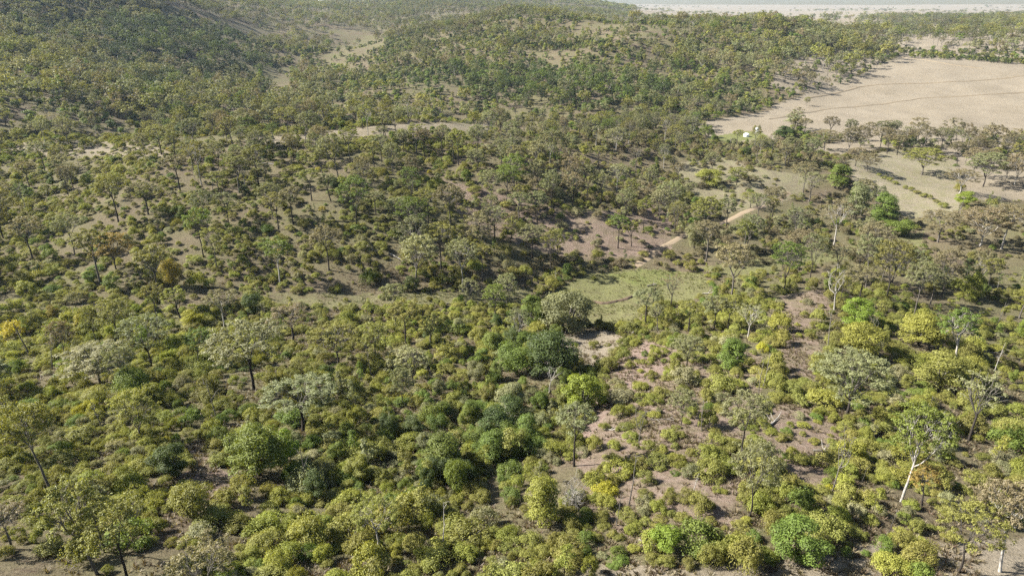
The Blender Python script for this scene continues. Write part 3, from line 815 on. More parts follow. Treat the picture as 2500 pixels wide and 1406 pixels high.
 ('dense',5,2045,460,398,70,'dark','green','green bushy tree at the paddock end of the creek line','green creek-line tree'),
 ('gum',3,1975,492,418,66,'grey','grey','grey leafless-looking gum in the creek line','grey creek-line gum'),
 ('gum',7,2392,604,503,138,'white','brown','big brown gum with white limbs at the right','big brown gum'),
 ('gum',0,2445,608,498,124,'white','brown','big brown gum at the picture edge behind the other','second big brown gum'),
 ('gum',0,2290,592,513,116,'grey','brown','wide-crowned orange-brown gum by the creek','wide orange-brown gum'),
 ('dense',3,2357,504,468,54,'dark','bright','bright green round bush under the paddock gums','bright green paddock bush'),
]
ROW = ['first, at the top end', 'second from the top', 'third from the top', 'fourth, before the gap', 'fifth, after the gap', 'sixth from the top', 'seventh from the top', 'eighth from the top', 'ninth from the top', 'tenth from the top', 'last and largest']
for i_, (u_, v_) in enumerate([(2145,430),(2160,438),(2172,443),(2184,449),(2210,461),(2225,466),(2238,472),(2255,480),(2270,486),(2285,494),(2302,507)]):
    HERO.append(('shrub', i_ % 8, u_, v_, v_ - 8 - (i_ % 3) * 2 - (5 if i_ == 10 else 0), 15 + (i_ % 4) * 3 + (12 if i_ == 10 else 0), 'grey', 'olive', 'dark shrub in the diagonal paddock row, ' + ROW[i_], None))

PLANTS = []   # dicts of every plant: kind, vi, x, y, z, rz, sx, sz, leaf, bark, hero(label, short)
def top_height(x, y, z, vt):
    lo, hi = .2, 60.
    for _ in range(40):
        m = (lo + hi) / 2
        if project(x, y, z + m)[1] > vt: lo = m
        else: hi = m
    return lo
hrng = random.Random(5)
for (kind, vi, u, v, vt, w, bk, lf, label, short) in HERO:
    x, y, z = ground_at(u, v)
    _, _, dep = project(x, y, z)
    Hh = top_height(x, y, z, vt); pr = PROTO[kind][vi]
    Wd = w * float(dep) / FPX
    rz = hrng.uniform(-.6, .6) if kind == 'gum' else hrng.uniform(0, 6.28)
    if kind == 'dead': rz = hrng.uniform(0, 6.28)
    sx = Wd / pr['Wd']
    if kind == 'dead': sx = max(sx, .75 * Hh / pr['H'] * .8)
    PLANTS.append(dict(kind=kind, vi=vi, x=x, y=y, z=z, rz=rz, sx=sx, sz=Hh / pr['H'], leaf=np.array(LC[lf]), bark=BC[bk], label=label, short=short, px=v - vt, u=u, v=v, cn=lf))
NH = len(PLANTS)
hu = np.array([p['u'] for p in PLANTS]); hv = np.array([p['v'] for p in PLANTS]); hpx = np.array([p['px'] for p in PLANTS])
hx = np.array([p['x'] for p in PLANTS]); hy = np.array([p['y'] for p in PLANTS])
hw = np.array([p['sx'] * PROTO[p['kind']][p['vi']]['Wd'] for p in PLANTS])
hk = np.array([p['kind'] in ('gum', 'dead', 'deadbush') for p in PLANTS])

# ------------------------------------------------------------------ scatter
def sample(r0, r1, dens_max, half=44):
    a = rad(half); area = a * (r1 * r1 - r0 * r0); n = int(area * dens_max)
    th_ = RNG.uniform(-a, a, n); r = np.sqrt(RNG.uniform(r0 * r0, r1 * r1, n))
    return r * np.sin(th_), r * np.cos(th_), r

def visible(x, y, z, h):
    ok = np.ones(len(x), bool); t = np.linspace(.25, .985, 48)
    for i in range(0, len(x), 4000):
        s = slice(i, i + 4000)
        X = x[s, None] * t; Y = y[s, None] * t; Zl = CAM_Z + (z[s, None] + np.asarray(h)[s, None] - CAM_Z) * t
        ok[s] = (height(X.ravel(), Y.ravel()).reshape(X.shape) < Zl + .5).all(1)
    return ok

CLEAR = dict(  # zone: (tree factor, shrub factor)
 creek_left=(.03, .03), creek_mid=(0, .01), creek_green=(0, 0), tan_patch=(0, .02), creek_right=(.05, .03), spur_path=(0, .05), spur_low=(.1, .16), spur_bare=(.25, .24), spur_pale=(.1, .10),
 strip_low=(0, .04), corner_right=(0, .02), corner_left=(0, .04), bare_left=(0, 0), bare_right=(0, .1), crest=(.06, .03), saddle=(.12, .55), mid_clear=(.03, .1),
 valley_pad=(0, 0), big_pad=(0, 0), open_pad=(0, 0), track=(0, .02), grove=(.6, .02), far_clear_a=(.04, .05), far_clear_b=(.12, .2), hill_top=(.35, .8), hill_end=(.30, .15), uplands=(1, .0), far_fields=(.05, 0))

def clear_factor(u, v, which):
    f = np.ones(len(u))
    for n, t in CLEAR.items():
        m = zone(n, u, v); f[m] = np.minimum(f[m], t[which])
    return f

def keep_spacing(x, y, rr_, order=None):
    """thin so that no two stand closer than rr_ (array)"""
    cell = {}; keep = np.zeros(len(x), bool); c = 4.0
    for i in range(len(x)):
        a, b = int(x[i] // c), int(y[i] // c); good = True
        for da in (-1, 0, 1):
            for db in (-1, 0, 1):
                for j in cell.get((a + da, b + db), ()):
                    if (x[i] - x[j]) ** 2 + (y[i] - y[j]) ** 2 < (.5 * (rr_[i] + rr_[j])) ** 2: good = False; break
                if not good: break
            if not good: break
        if good: keep[i] = True; cell.setdefault((a, b), []).append(i)
    return keep

def hero_guard(x, y, u, v, hpx_plant, strong):
    """keep the trunks of the named plants in sight and their feet free"""
    ok = np.ones(len(x), bool)
    for i in range(NH):
        d2 = (x - hx[i]) ** 2 + (y - hy[i]) ** 2
        if strong:
            ok &= d2 > (hw[i] * .42 + 1.0) ** 2
            in_front = (v > hv[i]) & (np.abs(u - hu[i]) < hpx[i] * .32) & (v - hpx_plant < hv[i] - hpx[i] * .12)
            ok &= ~in_front
        else:
            ok &= d2 > (hw[i] * (.12 if hk[i] else .40)) ** 2
            if hk[i]:
                in_front = (v > hv[i]) & (np.abs(u - hu[i]) < 14) & (v - hpx_plant < hv[i] - hpx[i] * .08)
                ok &= ~in_front
    return ok

def pick(cols, w, n):
    i = RNG.choice(len(cols), n, p=np.array(w) / sum(w)); return np.array([LC[c] for c in cols])[i], np.array(cols)[i]

def colours(kind, u, v, r):
    n = len(u)
    if kind in ('gum', 'fargum'):
        c, nm = pick(['grey', 'olive', 'brown', 'pale', 'green'], [5, 5, 2, 1, 1], n)
        m = (u > 1880) & (v < 700) & (r < 650); c2, n2 = pick(['brown', 'grey', 'olive'], [7, 2, .6], n); c[m] = c2[m]; nm[m] = n2[m]
    elif kind in ('dense', 'farbush'):
        c, nm = pick(['green', 'olive', 'dark', 'ygreen', 'grey', 'bright'], [4, 3, 3, 2, 2, .5], n)
        m = zone('gully', u, v); c2, n2 = pick(['green', 'dark', 'grey', 'olive'], [5, 3, 2, 1], n); c[m] = c2[m]; nm[m] = n2[m]
        m = zone('right_thick', u, v); c2, n2 = pick(['ygreen', 'green', 'olive', 'bright'], [4, 3, 4, .7], n); c[m] = c2[m]; nm[m] = n2[m]
    elif kind == 'shrub':
        c, nm = pick(['olive', 'ygreen', 'pale', 'green', 'yellow'], [8, 3, 1, 1.2, .05], n)
        m = zone('yellow_left', u, v); c2, n2 = pick(['ygreen', 'olive', 'bright', 'yellow'], [6, 3, .5, .2], n); c[m] = c2[m] * 1.1; nm[m] = n2[m]
        m = zone('gully', u, v); c2, n2 = pick(['olive', 'green', 'ygreen', 'grey', 'pale'], [4, 3, 2, 2, 1], n); c[m] = c2[m]; nm[m] = n2[m]
        m = (u > 1180) & (v < 660) & (r < 420); c2, n2 = pick(['brown', 'olive', 'pale', 'green'], [4, 3, 2, .7], n); c[m] = c2[m]; nm[m] = n2[m]
    else:
        c, nm = pick(['ygreen', 'green', 'olive', 'grey', 'pale'], [2, 3, 3, 2, 1], n)
    if kind in ('fargum', 'farbush'):      # shade on the hill foot and left hill put into darker leaf colours
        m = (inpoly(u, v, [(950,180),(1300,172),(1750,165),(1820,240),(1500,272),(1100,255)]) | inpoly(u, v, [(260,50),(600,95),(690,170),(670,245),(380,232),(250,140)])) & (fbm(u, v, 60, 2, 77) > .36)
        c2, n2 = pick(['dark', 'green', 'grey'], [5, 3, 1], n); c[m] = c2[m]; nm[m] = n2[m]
    # patches of country differ a little
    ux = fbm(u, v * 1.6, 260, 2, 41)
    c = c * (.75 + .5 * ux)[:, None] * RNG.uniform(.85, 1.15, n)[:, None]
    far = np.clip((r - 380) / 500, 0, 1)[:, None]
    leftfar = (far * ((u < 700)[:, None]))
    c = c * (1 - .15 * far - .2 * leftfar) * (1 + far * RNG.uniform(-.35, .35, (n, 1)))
    return np.clip(c, .012, 1), nm

def scatter(kind, x, y, r, dens, dmax, hfun, guard, spacing, which):
    z = height(x, y); u, v, d = project(x, y, z)
    k = RNG.random(len(x)) < dens(u, v, r, x, y) * clear_factor(u, v, which) / dmax
    x, y, r, z, u, v, d = (a[k] for a in (x, y, r, z, u, v, d))
    H, Wd = hfun(len(x), u, v, r)
    k = keep_spacing(x, y, Wd * spacing)
    x, y, r, z, u, v, d, H, Wd = (a[k] for a in (x, y, r, z, u, v, d, H, Wd))
    hp = H * FPX / d * .92
    if guard is not None:
        k = hero_guard(x, y, u, v, hp, guard)
        x, y, r, z, u, v, d, H, Wd, hp = (a[k] for a in (x, y, r, z, u, v, d, H, Wd, hp))
    k = visible(x, y, z, H + 4)
    x, y, r, z, u, v, d, H, Wd, hp = (a[k] for a in (x, y, r, z, u, v, d, H, Wd, hp))
    vi = RNG.integers(0, len(PROTO[kind]), len(x))
    if kind == 'gum': vi = RNG.choice([0, 1, 2, 3, 4, 5, 6, 7, 8, 9], len(x), p=[.15, .13, .1, .1, .08, .1, .12, .12, .04, .06])
    c, nm = colours(kind, u, v, r)
    bk = [BC[b] for b in RNG.choice(['dark', 'grey', 'white'], len(x), p=[.5, .43, .07])]
    for i in range(len(x)):
        pr = PROTO[kind][vi[i]]
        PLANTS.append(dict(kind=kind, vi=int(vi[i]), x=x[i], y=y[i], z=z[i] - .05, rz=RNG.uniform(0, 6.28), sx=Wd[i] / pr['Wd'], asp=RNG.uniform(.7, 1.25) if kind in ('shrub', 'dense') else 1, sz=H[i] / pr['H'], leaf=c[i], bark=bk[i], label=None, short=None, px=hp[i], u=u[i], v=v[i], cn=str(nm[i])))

def d_gum(u, v, r, x, y):
    cl = np.clip((fbm(x, y, 30, 2, 51) - .32) * 3.2, .15, 1.6)
    d = np.where(r < 150, .0042, .010)
    d = np.where((u > 1950) & (r > 130) & (r < 330) & (v > 480), .009, d)
    d = np.where(zone('gully', u, v), .004, d)
    d = np.where((u < 480) & (v > 385) & (v < 470), .003, d)
    d = np.where(zone('grove', u, v), .03, d)
    d = np.where(inpoly(u, v, [(1960,368),(2060,342),(2600,335),(2600,366),(2200,380),(2000,380)]), .03, d)
    d = np.where((v < 500) & (u < 700) & (r < 420), .010, d)
    return np.minimum(d * cl, .032)
def h_gum(n, u, v, r):
    H = np.where(r < 150, RNG.uniform(6, 11, n), np.where(r < 230, RNG.uniform(9.5, 14.5, n), RNG.uniform(8.5, 12, n))); big = (u > 1900) & (v < 640) & (r > 160); H = np.where(big, RNG.uniform(9.5, 14, n), H)
    return H, H * np.where(big, RNG.uniform(.6, .95, n), RNG.uniform(.52, .8, n))
def d_dense(u, v, r, x, y):
    cl = np.clip((fbm(x, y, 22, 2, 61) - .38) * 4, 0, 1.8)
    d = np.where(r < 150, .0045, .005)
    d = np.where(zone('right_thick', u, v), .03, d)
    d = np.where(zone('hidden_left', u, v) | ((u < 250) & (v > 430) & (v < 720)), .016, d)
    d = np.minimum(d * cl, .05)
    return np.where(zone('gully', u, v), np.clip(.06 * cl, .025, .06), d)
def h_dense(n, u, v, r):
    H = np.clip(np.exp(RNG.normal(math.log(3.4), .33, n)), 1.8, 7); return H, H * RNG.uniform(.75, 1.15, n)
def d_shrub(u, v, r, x, y):
    cl = np.clip((fbm(x, y, 14, 2, 71) - .26) * 3.4, .2, 1.5)
    d = np.where(r < 150, 1.0, .42)
    d = np.where((u < 1250) & (r < 150), 1.5, d)
    d = np.where(zone('hidden_left', u, v), .45, d)
    d = np.where(zone('ridge_bare', u, v), .2, d)
    d = np.where((u > 1900) & (r > 170) & (v > 420), .14, d)
    return np.minimum(d * cl, 1.5)
def h_shrub(n, u, v, r):
    Wd = np.exp(RNG.normal(math.log(2.1), .45, n)); Wd = np.clip(Wd, .8, 5)
    return Wd * RNG.uniform(.38, .85, n), Wd
def d_sap(u, v, r, x, y):
    cl = np.clip((fbm(x, y, 18, 2, 81) - .36) * 4, .05, 1.6)
    d = np.where(r < 150, .010, .008); d = np.where(zone('gully', u, v), .022, d)
    d = np.where(zone('yellow_left', u, v), .02, d)
    return np.minimum(d * cl, .035)
def h_sap(n, u, v, r):
    H = RNG.uniform(2.2, 5.0, n); return H, H * RNG.uniform(.35, .6, n)

x, y, r = sample(38, 420, .032); scatter('gum', x, y, r, d_gum, .032, h_gum, True, .58, 0)
x, y, r = sample(38, 420, .06); scatter('dense', x, y, r, d_dense, .06, h_dense, True, .55, 0)
x, y, r = sample(36, 160, 1.5); scatter('shrub', x, y, r, d_shrub, 1.5, h_shrub, False, .5, 1)
x, y, r = sample(160, 400, .6); scatter('shrub', x, y, r, d_shrub, .6, h_shrub, False, .6, 1)
x, y, r = sample(38, 300, .035); scatter('sapling', x, y, r, d_sap, .035, h_sap, True, .5, 0)
x, y, r = sample(40, 330, .0012); scatter('dead', x, y, r, lambda u, v, r, x, y: np.full(len(u), .0012), .0012, lambda n, u, v, r: (lambda H: (H, H * .3))(RNG.uniform(3.5, 8, n)), True, .5, 0)

# woods on the far hills
def d_far(u, v, r, x, y):
    cl = np.clip((fbm(x, y, 80, 3, 91) - .34) * 5, .08, 1.9)
    d = np.where(u < 760, .022, .016)
    d = np.where((u > 560) & (u < 900) & (v > 60) & (v < 260), .009, d)
    d = np.where((u > 1880) & (v > 110) & (r < 900), .018, d)
    d = np.where((u > 1700) & (r > 700), .02, d)
    up_ = np.where(fbm(x, y, 130, 3, 97) > .6, .008, .0005)
    return np.where(zone('uplands', u, v), up_, np.minimum(d * cl, .055))
def h_far(n, u, v, r):
    H = RNG.uniform(6, 15, n) * np.where((u > 1850) & (r > 650), 1.35, 1); return H, H * RNG.uniform(.55, .95, n)
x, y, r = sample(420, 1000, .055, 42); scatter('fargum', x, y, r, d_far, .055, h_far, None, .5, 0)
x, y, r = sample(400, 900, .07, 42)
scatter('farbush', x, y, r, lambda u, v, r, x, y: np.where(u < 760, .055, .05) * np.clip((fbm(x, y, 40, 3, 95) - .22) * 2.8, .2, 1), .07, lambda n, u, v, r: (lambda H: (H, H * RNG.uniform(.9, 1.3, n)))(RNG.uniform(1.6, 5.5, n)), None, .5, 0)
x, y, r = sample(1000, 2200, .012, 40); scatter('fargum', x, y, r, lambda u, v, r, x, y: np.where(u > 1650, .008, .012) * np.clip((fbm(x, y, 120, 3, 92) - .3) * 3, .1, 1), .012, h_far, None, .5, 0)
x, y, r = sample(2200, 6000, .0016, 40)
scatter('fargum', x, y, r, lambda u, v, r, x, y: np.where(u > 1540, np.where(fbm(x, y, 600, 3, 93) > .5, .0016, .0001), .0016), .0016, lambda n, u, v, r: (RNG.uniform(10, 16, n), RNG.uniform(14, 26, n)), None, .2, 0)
from collections import Counter
print('plants', Counter(p['kind'] for p in PLANTS))

# ------------------------------------------------------------------ choose the plants that stand as objects of their own
LIMIT = dict(gum=290, dense=230, shrub=290, sapling=160, dead=60, deadbush=5)
WORD = dict(gum='gum tree', dense='bushy tree', shrub='shrub', sapling='sapling', dead='dead tree', deadbush='dead bush')
NAME = dict(gum='gum_tree', dense='bushy_tree', shrub='shrub', sapling='sapling', dead='dead_tree', deadbush='dead_bush')
COLW = dict(olive='olive', grey='grey-green', green='green', dark='dark green', bright='bright green', yellow='yellow', orange='orange', brown='brownish', ygreen='yellow-green', silver='silvery', pale='pale')
GROUP = dict(gum='gum trees of the valley', dense='bushy trees of the valley', shrub='shrubs of the slopes', sapling='saplings of the slopes', dead='dead trees of the valley', deadbush='dead bushes')
solo = []
for kind, lim in LIMIT.items():
    idx = [i for i, p in enumerate(PLANTS) if p['kind'] == kind]
    inside = [i for i in idx if PLANTS[i]['label'] or (10 < PLANTS[i]['u'] < 2490 and PLANTS[i]['v'] - PLANTS[i]['px'] * .5 < 1396 and PLANTS[i]['v'] > 30)]
    inside.sort(key=lambda i: (PLANTS[i]['label'] is None, -PLANTS[i]['px']))
    solo += inside[:lim]
land = [i for i in range(NH) if PLANTS[i]['short']]
lu = np.array([PLANTS[i]['u'] for i in land]); lv = np.array([PLANTS[i]['v'] for i in land])
buckets = {}
for i in solo:
    p = PLANTS[i]
    if p['label']: continue
    dd = (lu - p['u']) ** 2 + ((lv - p['v']) * 1.6) ** 2
    j = int(np.argmin(dd)); L_ = PLANTS[land[j]]
    dx, dy = p['u'] - L_['u'], (p['v'] - L_['v']) * 1.6
    rel = ('to the right of' if dx > 0 else 'to the left of') if abs(dx) > abs(dy) else ('behind' if dy < 0 else 'in front of')
    buckets.setdefault((p['kind'], COLW[p['cn']], rel, L_['short']), []).append((dd[j], i))
ORD = ['', 'second ', 'third ', 'fourth ', 'fifth ', 'sixth ', 'seventh ', 'eighth ', 'ninth ', 'tenth ', 'eleventh ', 'twelfth ', 'thirteenth ', 'fourteenth ', 'fifteenth ', 'sixteenth ', 'seventeenth ', 'eighteenth ', 'nineteenth ', 'twentieth ']
for (kind, cw, rel, short), lst in buckets.items():
    for n, (_, i) in enumerate(sorted(lst)):
        if n == 0 and len(lst) > 1: o_ = 'closest '
        else: o_ = ORD[min(n, 19)] + ('closest ' if n else '')
        PLANTS[i]['label'] = f"{o_}{cw} {WORD[kind]} {rel} the {short}"

def place(p):
    pr = PROTO[p['kind']][p['vi']]; nm = NAME[p['kind']]; lab = p['label']
    lf = [float(c) for c in p['leaf']]; bk = [float(c) for c in p['bark']]
    if 'crown' in pr and p['kind'] != 'shrub':
        o = add_obj(nm, None); o.empty_display_size = .3
        t = add_obj('trunk', pr['wood'], o, bark_col=bk); c = add_obj('crown', pr['crown'], o, leaf_col=lf)
    elif p['kind'] == 'shrub':
        o = add_obj(nm, None); o.empty_display_size = .3
        t = add_obj('stems', pr['wood'], o, bark_col=bk); c = add_obj('foliage', pr['crown'], o, leaf_col=lf)
    else:
        o = add_obj(nm, pr['wood'], None, bark_col=bk)
    o.location = (p['x'], p['y'], p['z']); o.rotation_euler = (0, 0, p['rz']); o.scale = (p['sx'], p['sx'] * p.get('asp', 1), p['sz'])
    o['label'] = lab; o['category'] = WORD[p['kind']]; o['group'] = GROUP[p['kind']]
for i in solo: place(PLANTS[i])
done = set(solo)

# ------------------------------------------------------------------ the rest, past counting: one mass per kind
def mass(name, kinds, label):
    protos = bpy.data.collections.new(name + '_sources'); base = {}; n = 0
    for k in kinds:
        base[k] = n
        for d in PROTO[k]:
            o = bpy.data.objects.new('%s_%03d' % (name, n), d.get('joined') or d['wood']); protos.objects.link(o); n += 1
    ps = [p for i, p in enumerate(PLANTS) if p['kind'] in kinds and i not in done]
    mass_points(name, protos, np.array([(p['x'], p['y'], p['z']) for p in ps]), np.array([base[p['kind']] + p['vi'] for p in ps]),
                np.array([(0, 0, p['rz']) for p in ps]), np.array([(p['sx'], p['sx'] * p.get('asp', 1), p['sz']) for p in ps]), np.array([p['leaf'] for p in ps]), np.array([p['bark'] for p in ps]), label)

def mass_points(name, protos, pos, idx, rot, scl, leaf, bark, label):
    me = new_mesh(name, pos, [], [], attrs={'pick': ('INT', idx), 'rot': ('FLOAT_VECTOR', rot), 'scl': ('FLOAT_VECTOR', scl), 'leaf_col': ('FLOAT_VECTOR', leaf), 'bark_col': ('FLOAT_VECTOR', bark)})
    o = add_obj(name, me, kind='stuff', label=label)
    g = bpy.data.node_groups.new(name, 'GeometryNodeTree')
    g.interface.new_socket('Geometry', in_out='INPUT', socket_type='NodeSocketGeometry')
    g.interface.new_socket('Geometry', in_out='OUTPUT', socket_type='NodeSocketGeometry')
    N, L = g.nodes, g.links
    gi, go = N.new('NodeGroupInput'), N.new('NodeGroupOutput')
    ci = N.new('GeometryNodeCollectionInfo'); ci.inputs[0].default_value = protos; ci.inputs[1].default_value = True; ci.inputs[2].default_value = True
    iop = N.new('GeometryNodeInstanceOnPoints'); iop.inputs['Pick Instance'].default_value = True
    def na(nm, t):
        a = N.new('GeometryNodeInputNamedAttribute'); a.data_type = t; a.inputs[0].default_value = nm; return a.outputs[0]
    L.new(gi.outputs[0], iop.inputs['Points']); L.new(ci.outputs[0], iop.inputs['Instance'])
    L.new(na('pick', 'INT'), iop.inputs['Instance Index']); L.new(na('scl', 'FLOAT_VECTOR'), iop.inputs['Scale'])
    e2r = N.new('FunctionNodeEulerToRotation'); L.new(na('rot', 'FLOAT_VECTOR'), e2r.inputs[0]); L.new(e2r.outputs[0], iop.inputs['Rotation'])
    L.new(iop.outputs[0], go.inputs[0])
    md = o.modifiers.new('scatter', 'NODES'); md.node_group = g

mass('gum_tree_woodland', ['gum'], 'grey and olive gum woodland covering the ridge')
mass('shrub_cover', ['shrub'], 'olive shrub cover on the slopes')
mass('bushy_tree_thicket', ['dense'], 'green bushy thicket in the gullies')
mass('sapling_cover', ['sapling', 'dead'], 'thin young trees among the shrubs')
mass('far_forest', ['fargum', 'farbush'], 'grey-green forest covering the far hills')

# dry grass tussocks on the open near ground
def tuft(seed):
    rng = np.random.default_rng(seed); B = Build(); n = 16
    a = rng.uniform(0, 6.3, n); ln = rng.uniform(.16, .4, n); tilt = rng.uniform(.1, .9, n)
    root = np.stack([np.cos(a) * .06, np.sin(a) * .06, np.full(n, -.03)], -1)
    tip = root + np.stack([np.cos(a) * np.sin(tilt), np.sin(a) * np.sin(tilt), np.cos(tilt)], -1) * ln[:, None]
    side = np.stack([-np.sin(a), np.cos(a), np.zeros(n)], -1) * .035
    v = np.stack([root - side, root + side, tip + side * .3, tip - side * .3], 1).reshape(-1, 3)
    B.add(v, np.arange(4 * n).reshape(n, 4), np.repeat(rng.uniform(0, 1, n), 4))
    return new_mesh('tuft', v, [np.arange(4 * n).reshape(n, 4)], [LEAF], attrs={'leaf_var': ('FLOAT', B.arrays()[2])})
tc_ = bpy.data.collections.new('grass_sources')
for k in range(5): tc_.objects.link(bpy.data.objects.new('grass_%03d' % k, tuft(200 + k)))
x, y, r = sample(36, 175, 5.0, 42)
k = RNG.random(len(x)) < np.clip((fbm(x, y, 6, 3, 101) - .35) * 3, .05, 1) * np.clip(1.6 - r / 120, .25, 1)
x, y, r = x[k], y[k], r[k]
z = height(x, y); u, v, d = project(x, y, z); n = len(x)
leaf = np.where((RNG.random(n) < .3)[:, None], np.array([.10, .072, .044]), np.array([.155, .125, .07])) * RNG.uniform(.7, 1.15, (n, 1))
m = zone('creek_mid', u, v) | zone('creek_left', u, v) | zone('yellow_left', u, v); leaf[m] = np.array([.125, .125, .042]) * RNG.uniform(.7, 1.2, (m.sum(), 1))
mass_points('dry_grass', tc_, np.stack([x, y, z], -1), RNG.integers(0, 5, n), np.stack([np.zeros(n), np.zeros(n), RNG.uniform(0, 6.28, n)], -1),
            np.stack([RNG.uniform(.7, 1.9, n)] * 2 + [RNG.uniform(.6, 1.3, n)], -1), leaf, leaf, 'dry grass tussocks on the open ground')
print('grass', n)

# ------------------------------------------------------------------ tracks, banks, logs and troughs
def drape(name, pix, width, mat, lift=.06, rough=.25, seg=90, seed=1, raise_=0.0):
    P3 = np.array([ground_at(u, v) for u, v in pix])[:, :2]
    t = np.concatenate([[0], np.cumsum(np.linalg.norm(np.diff(P3, axis=0), axis=1))]); tt = np.linspace(0, t[-1], seg)
    c = np.stack([np.interp(tt, t, P3[:, k]) for k in (0, 1)], -1)
    for _ in range(6): c[1:-1] = (c[:-2] + 2 * c[1:-1] + c[2:]) / 4
    dr = np.gradient(c, axis=0); dr /= np.linalg.norm(dr, axis=1)[:, None]; nn = np.stack([-dr[:, 1], dr[:, 0]], -1)
    rng = np.random.default_rng(seed); cols = 7; V = []
    for j in range(cols):
        f = j / (cols - 1) - .5
        w = width * (1 + rough * (fbm(tt, tt * 0 + (j > 3) * 40, width * 1.5, 3, seed) - .5) * 2)
        q = c + nn * (f * w)[:, None]
        edge = 1 - (2 * f) ** 2
        V.append(np.column_stack([q, height(q[:, 0], q[:, 1]) + lift * (edge - .15) + raise_ * edge]))
    V = np.stack(V, 1).reshape(-1, 3); i = np.arange(seg * cols).reshape(seg, cols)
    q = np.stack([i[:-1, :-1], i[:-1, 1:], i[1:, 1:], i[1:, :-1]], -1).reshape(-1, 4)
    add_obj(name, new_mesh(name, V, [q], [mat], smooth=True), kind='structure')
drape('dirt_track', [(1545,655),(1600,614),(1660,580),(1720,556),(1800,527),(1870,503),(1905,487),(1925,470)], 2.2, TRACK, .12, .35, 120, 3)
drape('creek_bank', [(1445,737),(1475,742),(1520,733),(1560,718),(1600,706)], 1.1, EARTH, .1, 1.0, 60, 5, .35)
for k, pl in enumerate([[(1880,292),(2000,270),(2120,258),(2250,240),(2400,232),(2500,226)], [(1975,240),(2100,212),(2200,205),(2330,200),(2500,186)], [(2200,140),(2330,160),(2400,168)]]):
    drape('contour_bank', pl, 2.6, mat_plain('bank_grass_%d' % k, (.13, .10, .065), (.18, .145, .095), .4), .1, .5, 80, 10 + k, .35)

logm = None
def log(u, v, ln, az, r0, bk, label, seed):
    rng = np.random.default_rng(seed); W = Build()
    p = curve((0, 0, r0 * .7), (ln, 0, r0 * .7), 8, rng, .05); p[:, 2] = np.abs(p[:, 2]) + r0 * .4
    tube(W, p, np.linspace(r0, r0 * .35, 8), 7, .5)
    for _ in range(4):
        q = p[rng.integers(2, 8)]; tube(W, curve(q, q + np.array([rng.uniform(.2, 1.2), rng.normal() * .8, rng.uniform(.1, .9)]), 4, rng, .2), np.linspace(r0 * .4, .02, 4), 4, .9)
    wv, wq, wf = W.arrays()
    x, y, z = ground_at(u, v)
    o = add_obj('fallen_log', new_mesh('fallen_log', wv, [wq], [BARK], attrs={'leaf_var': ('FLOAT', wf)}, smooth=True), None, bark_col=list(BC[bk]))
    e = float(height(x + math.cos(az) * ln, y + math.sin(az) * ln)[0])
    o.location = (x, y, z); o.rotation_euler = (0, -math.atan2(e - z, ln), az)
    o['label'] = label; o['category'] = 'log'; o['group'] = 'fallen logs on the slopes'
for k, (u, v, ln, az, r0, bk, lb) in enumerate([
    (2300,1030,3.0,-.5,.14,'white','pale fallen log lying in the shade beside the slim white pole'),
    (1560,1318,2.0,-.5,.09,'white','short pale log among shrubs left of the bright green bush'),
    (2030,1270,2.6,.5,.10,'white','bleached forked branch lying among the lower shrubs'),
    (1475,1050,3.2,-.35,.12,'white','pale fallen branch on bare soil beside the slender spur gum'),
    (1570,1028,3.6,-.1,.12,'grey','thin fallen branch reaching right from the half-dead tree'),
    (1985,1100,2.0,.1,.08,'white','short pale stick on the bare spur'),
    (1880,1040,3.2,.9,.16,'white','bleached log pile end beside the many-limbed gum'),
    (2070,1105,2.2,-.4,.09,'white','small fallen branch right of the bare spur'),
    (2385,860,4.0,.2,.12,'white','pale fallen trunk in the green shrubs of the right slope'),
    (1715,718,5.0,-.2,.18,'white','bleached fallen tree on the far side of the spur'),
    (950,620,5.0,-.6,.16,'white','pale log on the bare ridge soil'),
    (890,598,4.5,-.7,.14,'white','second pale log higher on the bare ridge soil'),
    (1200,418,6.0,-.2,.18,'white','pale log just below the crest'),
    (640,400,6.0,-.3,.2,'white','pale log on the saddle slope'),
    (950,747,5.0,.05,.16,'grey','grey driftwood log lying on the creek flat'),
    (1090,743,4.0,.15,.18,'grey','dark log at the bend of the creek flat'),
    (2180,640,5.0,.7,.16,'white','leaning bleached log behind the spur'),
    (1580,700,3.0,.3,.2,'grey','grey stump and log beside the green grass'),
  ]): log(u, v, ln, az, r0, bk, lb, 300 + k)

def box(lo, hi):
    x0, y0, z0 = lo; x1, y1, z1 = hi
    v = np.array([(x0,y0,z0),(x1,y0,z0),(x1,y1,z0),(x0,y1,z0),(x0,y0,z1),(x1,y0,z1),(x1,y1,z1),(x0,y1,z1)], float)
    f = np.array([(0,3,2,1),(4,5,6,7),(0,1,5,4),(1,2,6,5),(2,3,7,6),(3,0,4,7)]); return v, f
def drum(r, h, z0=0, n=20, dome=.0):
    a = np.linspace(0, 2 * math.pi, n, endpoint=False)
    rings = [(r * .98, z0), (r, z0 + h * .5), (r, z0 + h), (r * .6, z0 + h + dome), (.01, z0 + h + dome * 1.3)]
    v = np.concatenate([np.stack([np.cos(a) * q, np.sin(a) * q, np.full(n, zz)], -1) for q, zz in rings])
    i = np.arange(len(rings) * n).reshape(len(rings), n); j = np.roll(i, -1, 1)
    return v, np.stack([i[:-1], j[:-1], j[1:], i[1:]], -1).reshape(-1, 4)
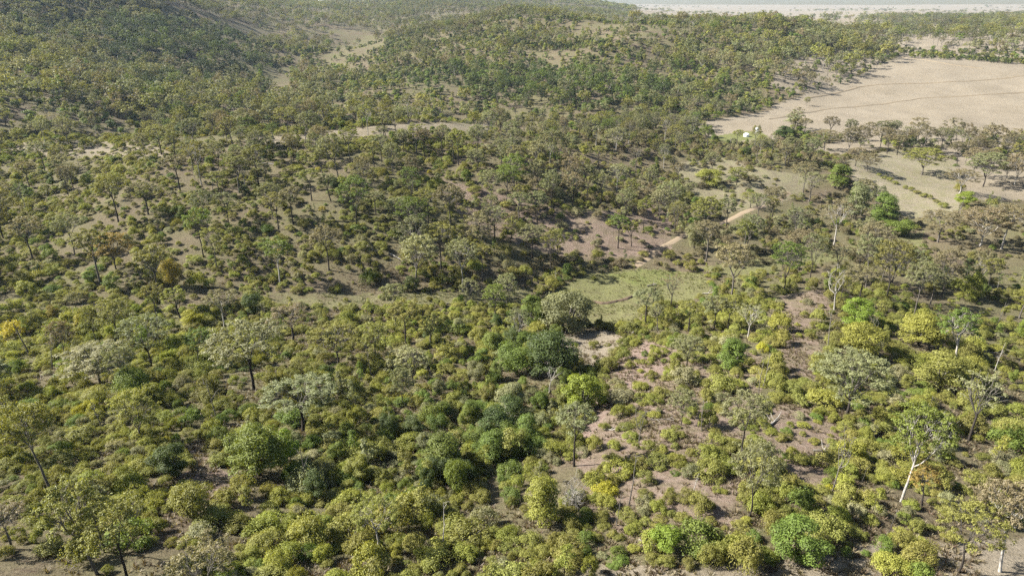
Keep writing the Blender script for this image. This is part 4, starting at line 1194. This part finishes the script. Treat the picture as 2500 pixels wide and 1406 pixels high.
def tank(u, v, r, h, label):
    x, y, z = ground_at(u, v)
    o = add_obj('water_tank', None); o.location = (x, y, z - .05)
    vv, ff = drum(r, h); add_obj('tank_body', new_mesh('tank_body', vv, [ff], [WHITE], smooth=False), o)
    vv, ff = drum(r * 1.04, .12, h, dome=.45); add_obj('tank_roof', new_mesh('tank_roof', vv, [ff], [WHITE]), o)
    vv, ff = drum(.25, .15, h + .5); add_obj('hatch', new_mesh('hatch', vv, [ff], [GREYM]), o)
    o['label'] = label; o['category'] = 'water tank'; o['group'] = 'farm water tanks'
tank(1822, 334, 1.5, 1.3, 'white water tank on the green corner of the valley paddock')
tank(1848, 322, .8, 2.1, 'narrow upright white tank behind the first in the paddock')

def farmhouse(u, v, label):
    x, y, z = ground_at(u, v)
    o = add_obj('farmhouse', None); o.location = (x, y, z)
    vv, ff = box((-9, -5, -1), (9, 5, 4)); add_obj('wall', new_mesh('wall', vv, [ff], [WHITE]), o)
    rv = np.array([(-10,-6,4),(10,-6,4),(10,6,4),(-10,6,4),(-6,0,7.5),(6,0,7.5)], float)
    rf = add_obj('roof', new_mesh('roof', rv, [np.array([(0,1,5,4),(2,3,4,5)]), np.array([(1,2,5),(3,0,4)])], [WHITE]), o)
    for wx in (-6, -2, 2, 6):
        vv, ff = box((wx - .8, -5.06, 1), (wx + .8, -4.9, 2.6)); add_obj('window', new_mesh('window', vv, [ff], [GREYM]), o)
    o['label'] = label; o['category'] = 'farmhouse'
farmhouse(785, 6, 'tiny white-roofed farmhouse on the far hills')

# ------------------------------------------------------------------ the air between here and the far hills
hv, hf = box((-27000, -27000, -60), (27000, 27000, 190))
hm, hnt, hN, hL = material('haze')
pv = hN.new('ShaderNodeVolumePrincipled'); pv.inputs['Density'].default_value = .00004; pv.inputs['Color'].default_value = (.62, .80, 1, 1); pv.inputs['Anisotropy'].default_value = .2
ho = hN.new('ShaderNodeOutputMaterial'); hL.new(pv.outputs[0], ho.inputs['Volume'])
add_obj('haze', new_mesh('haze', hv, [hf], [hm]), kind='stuff', label='thin blue haze over the valley')
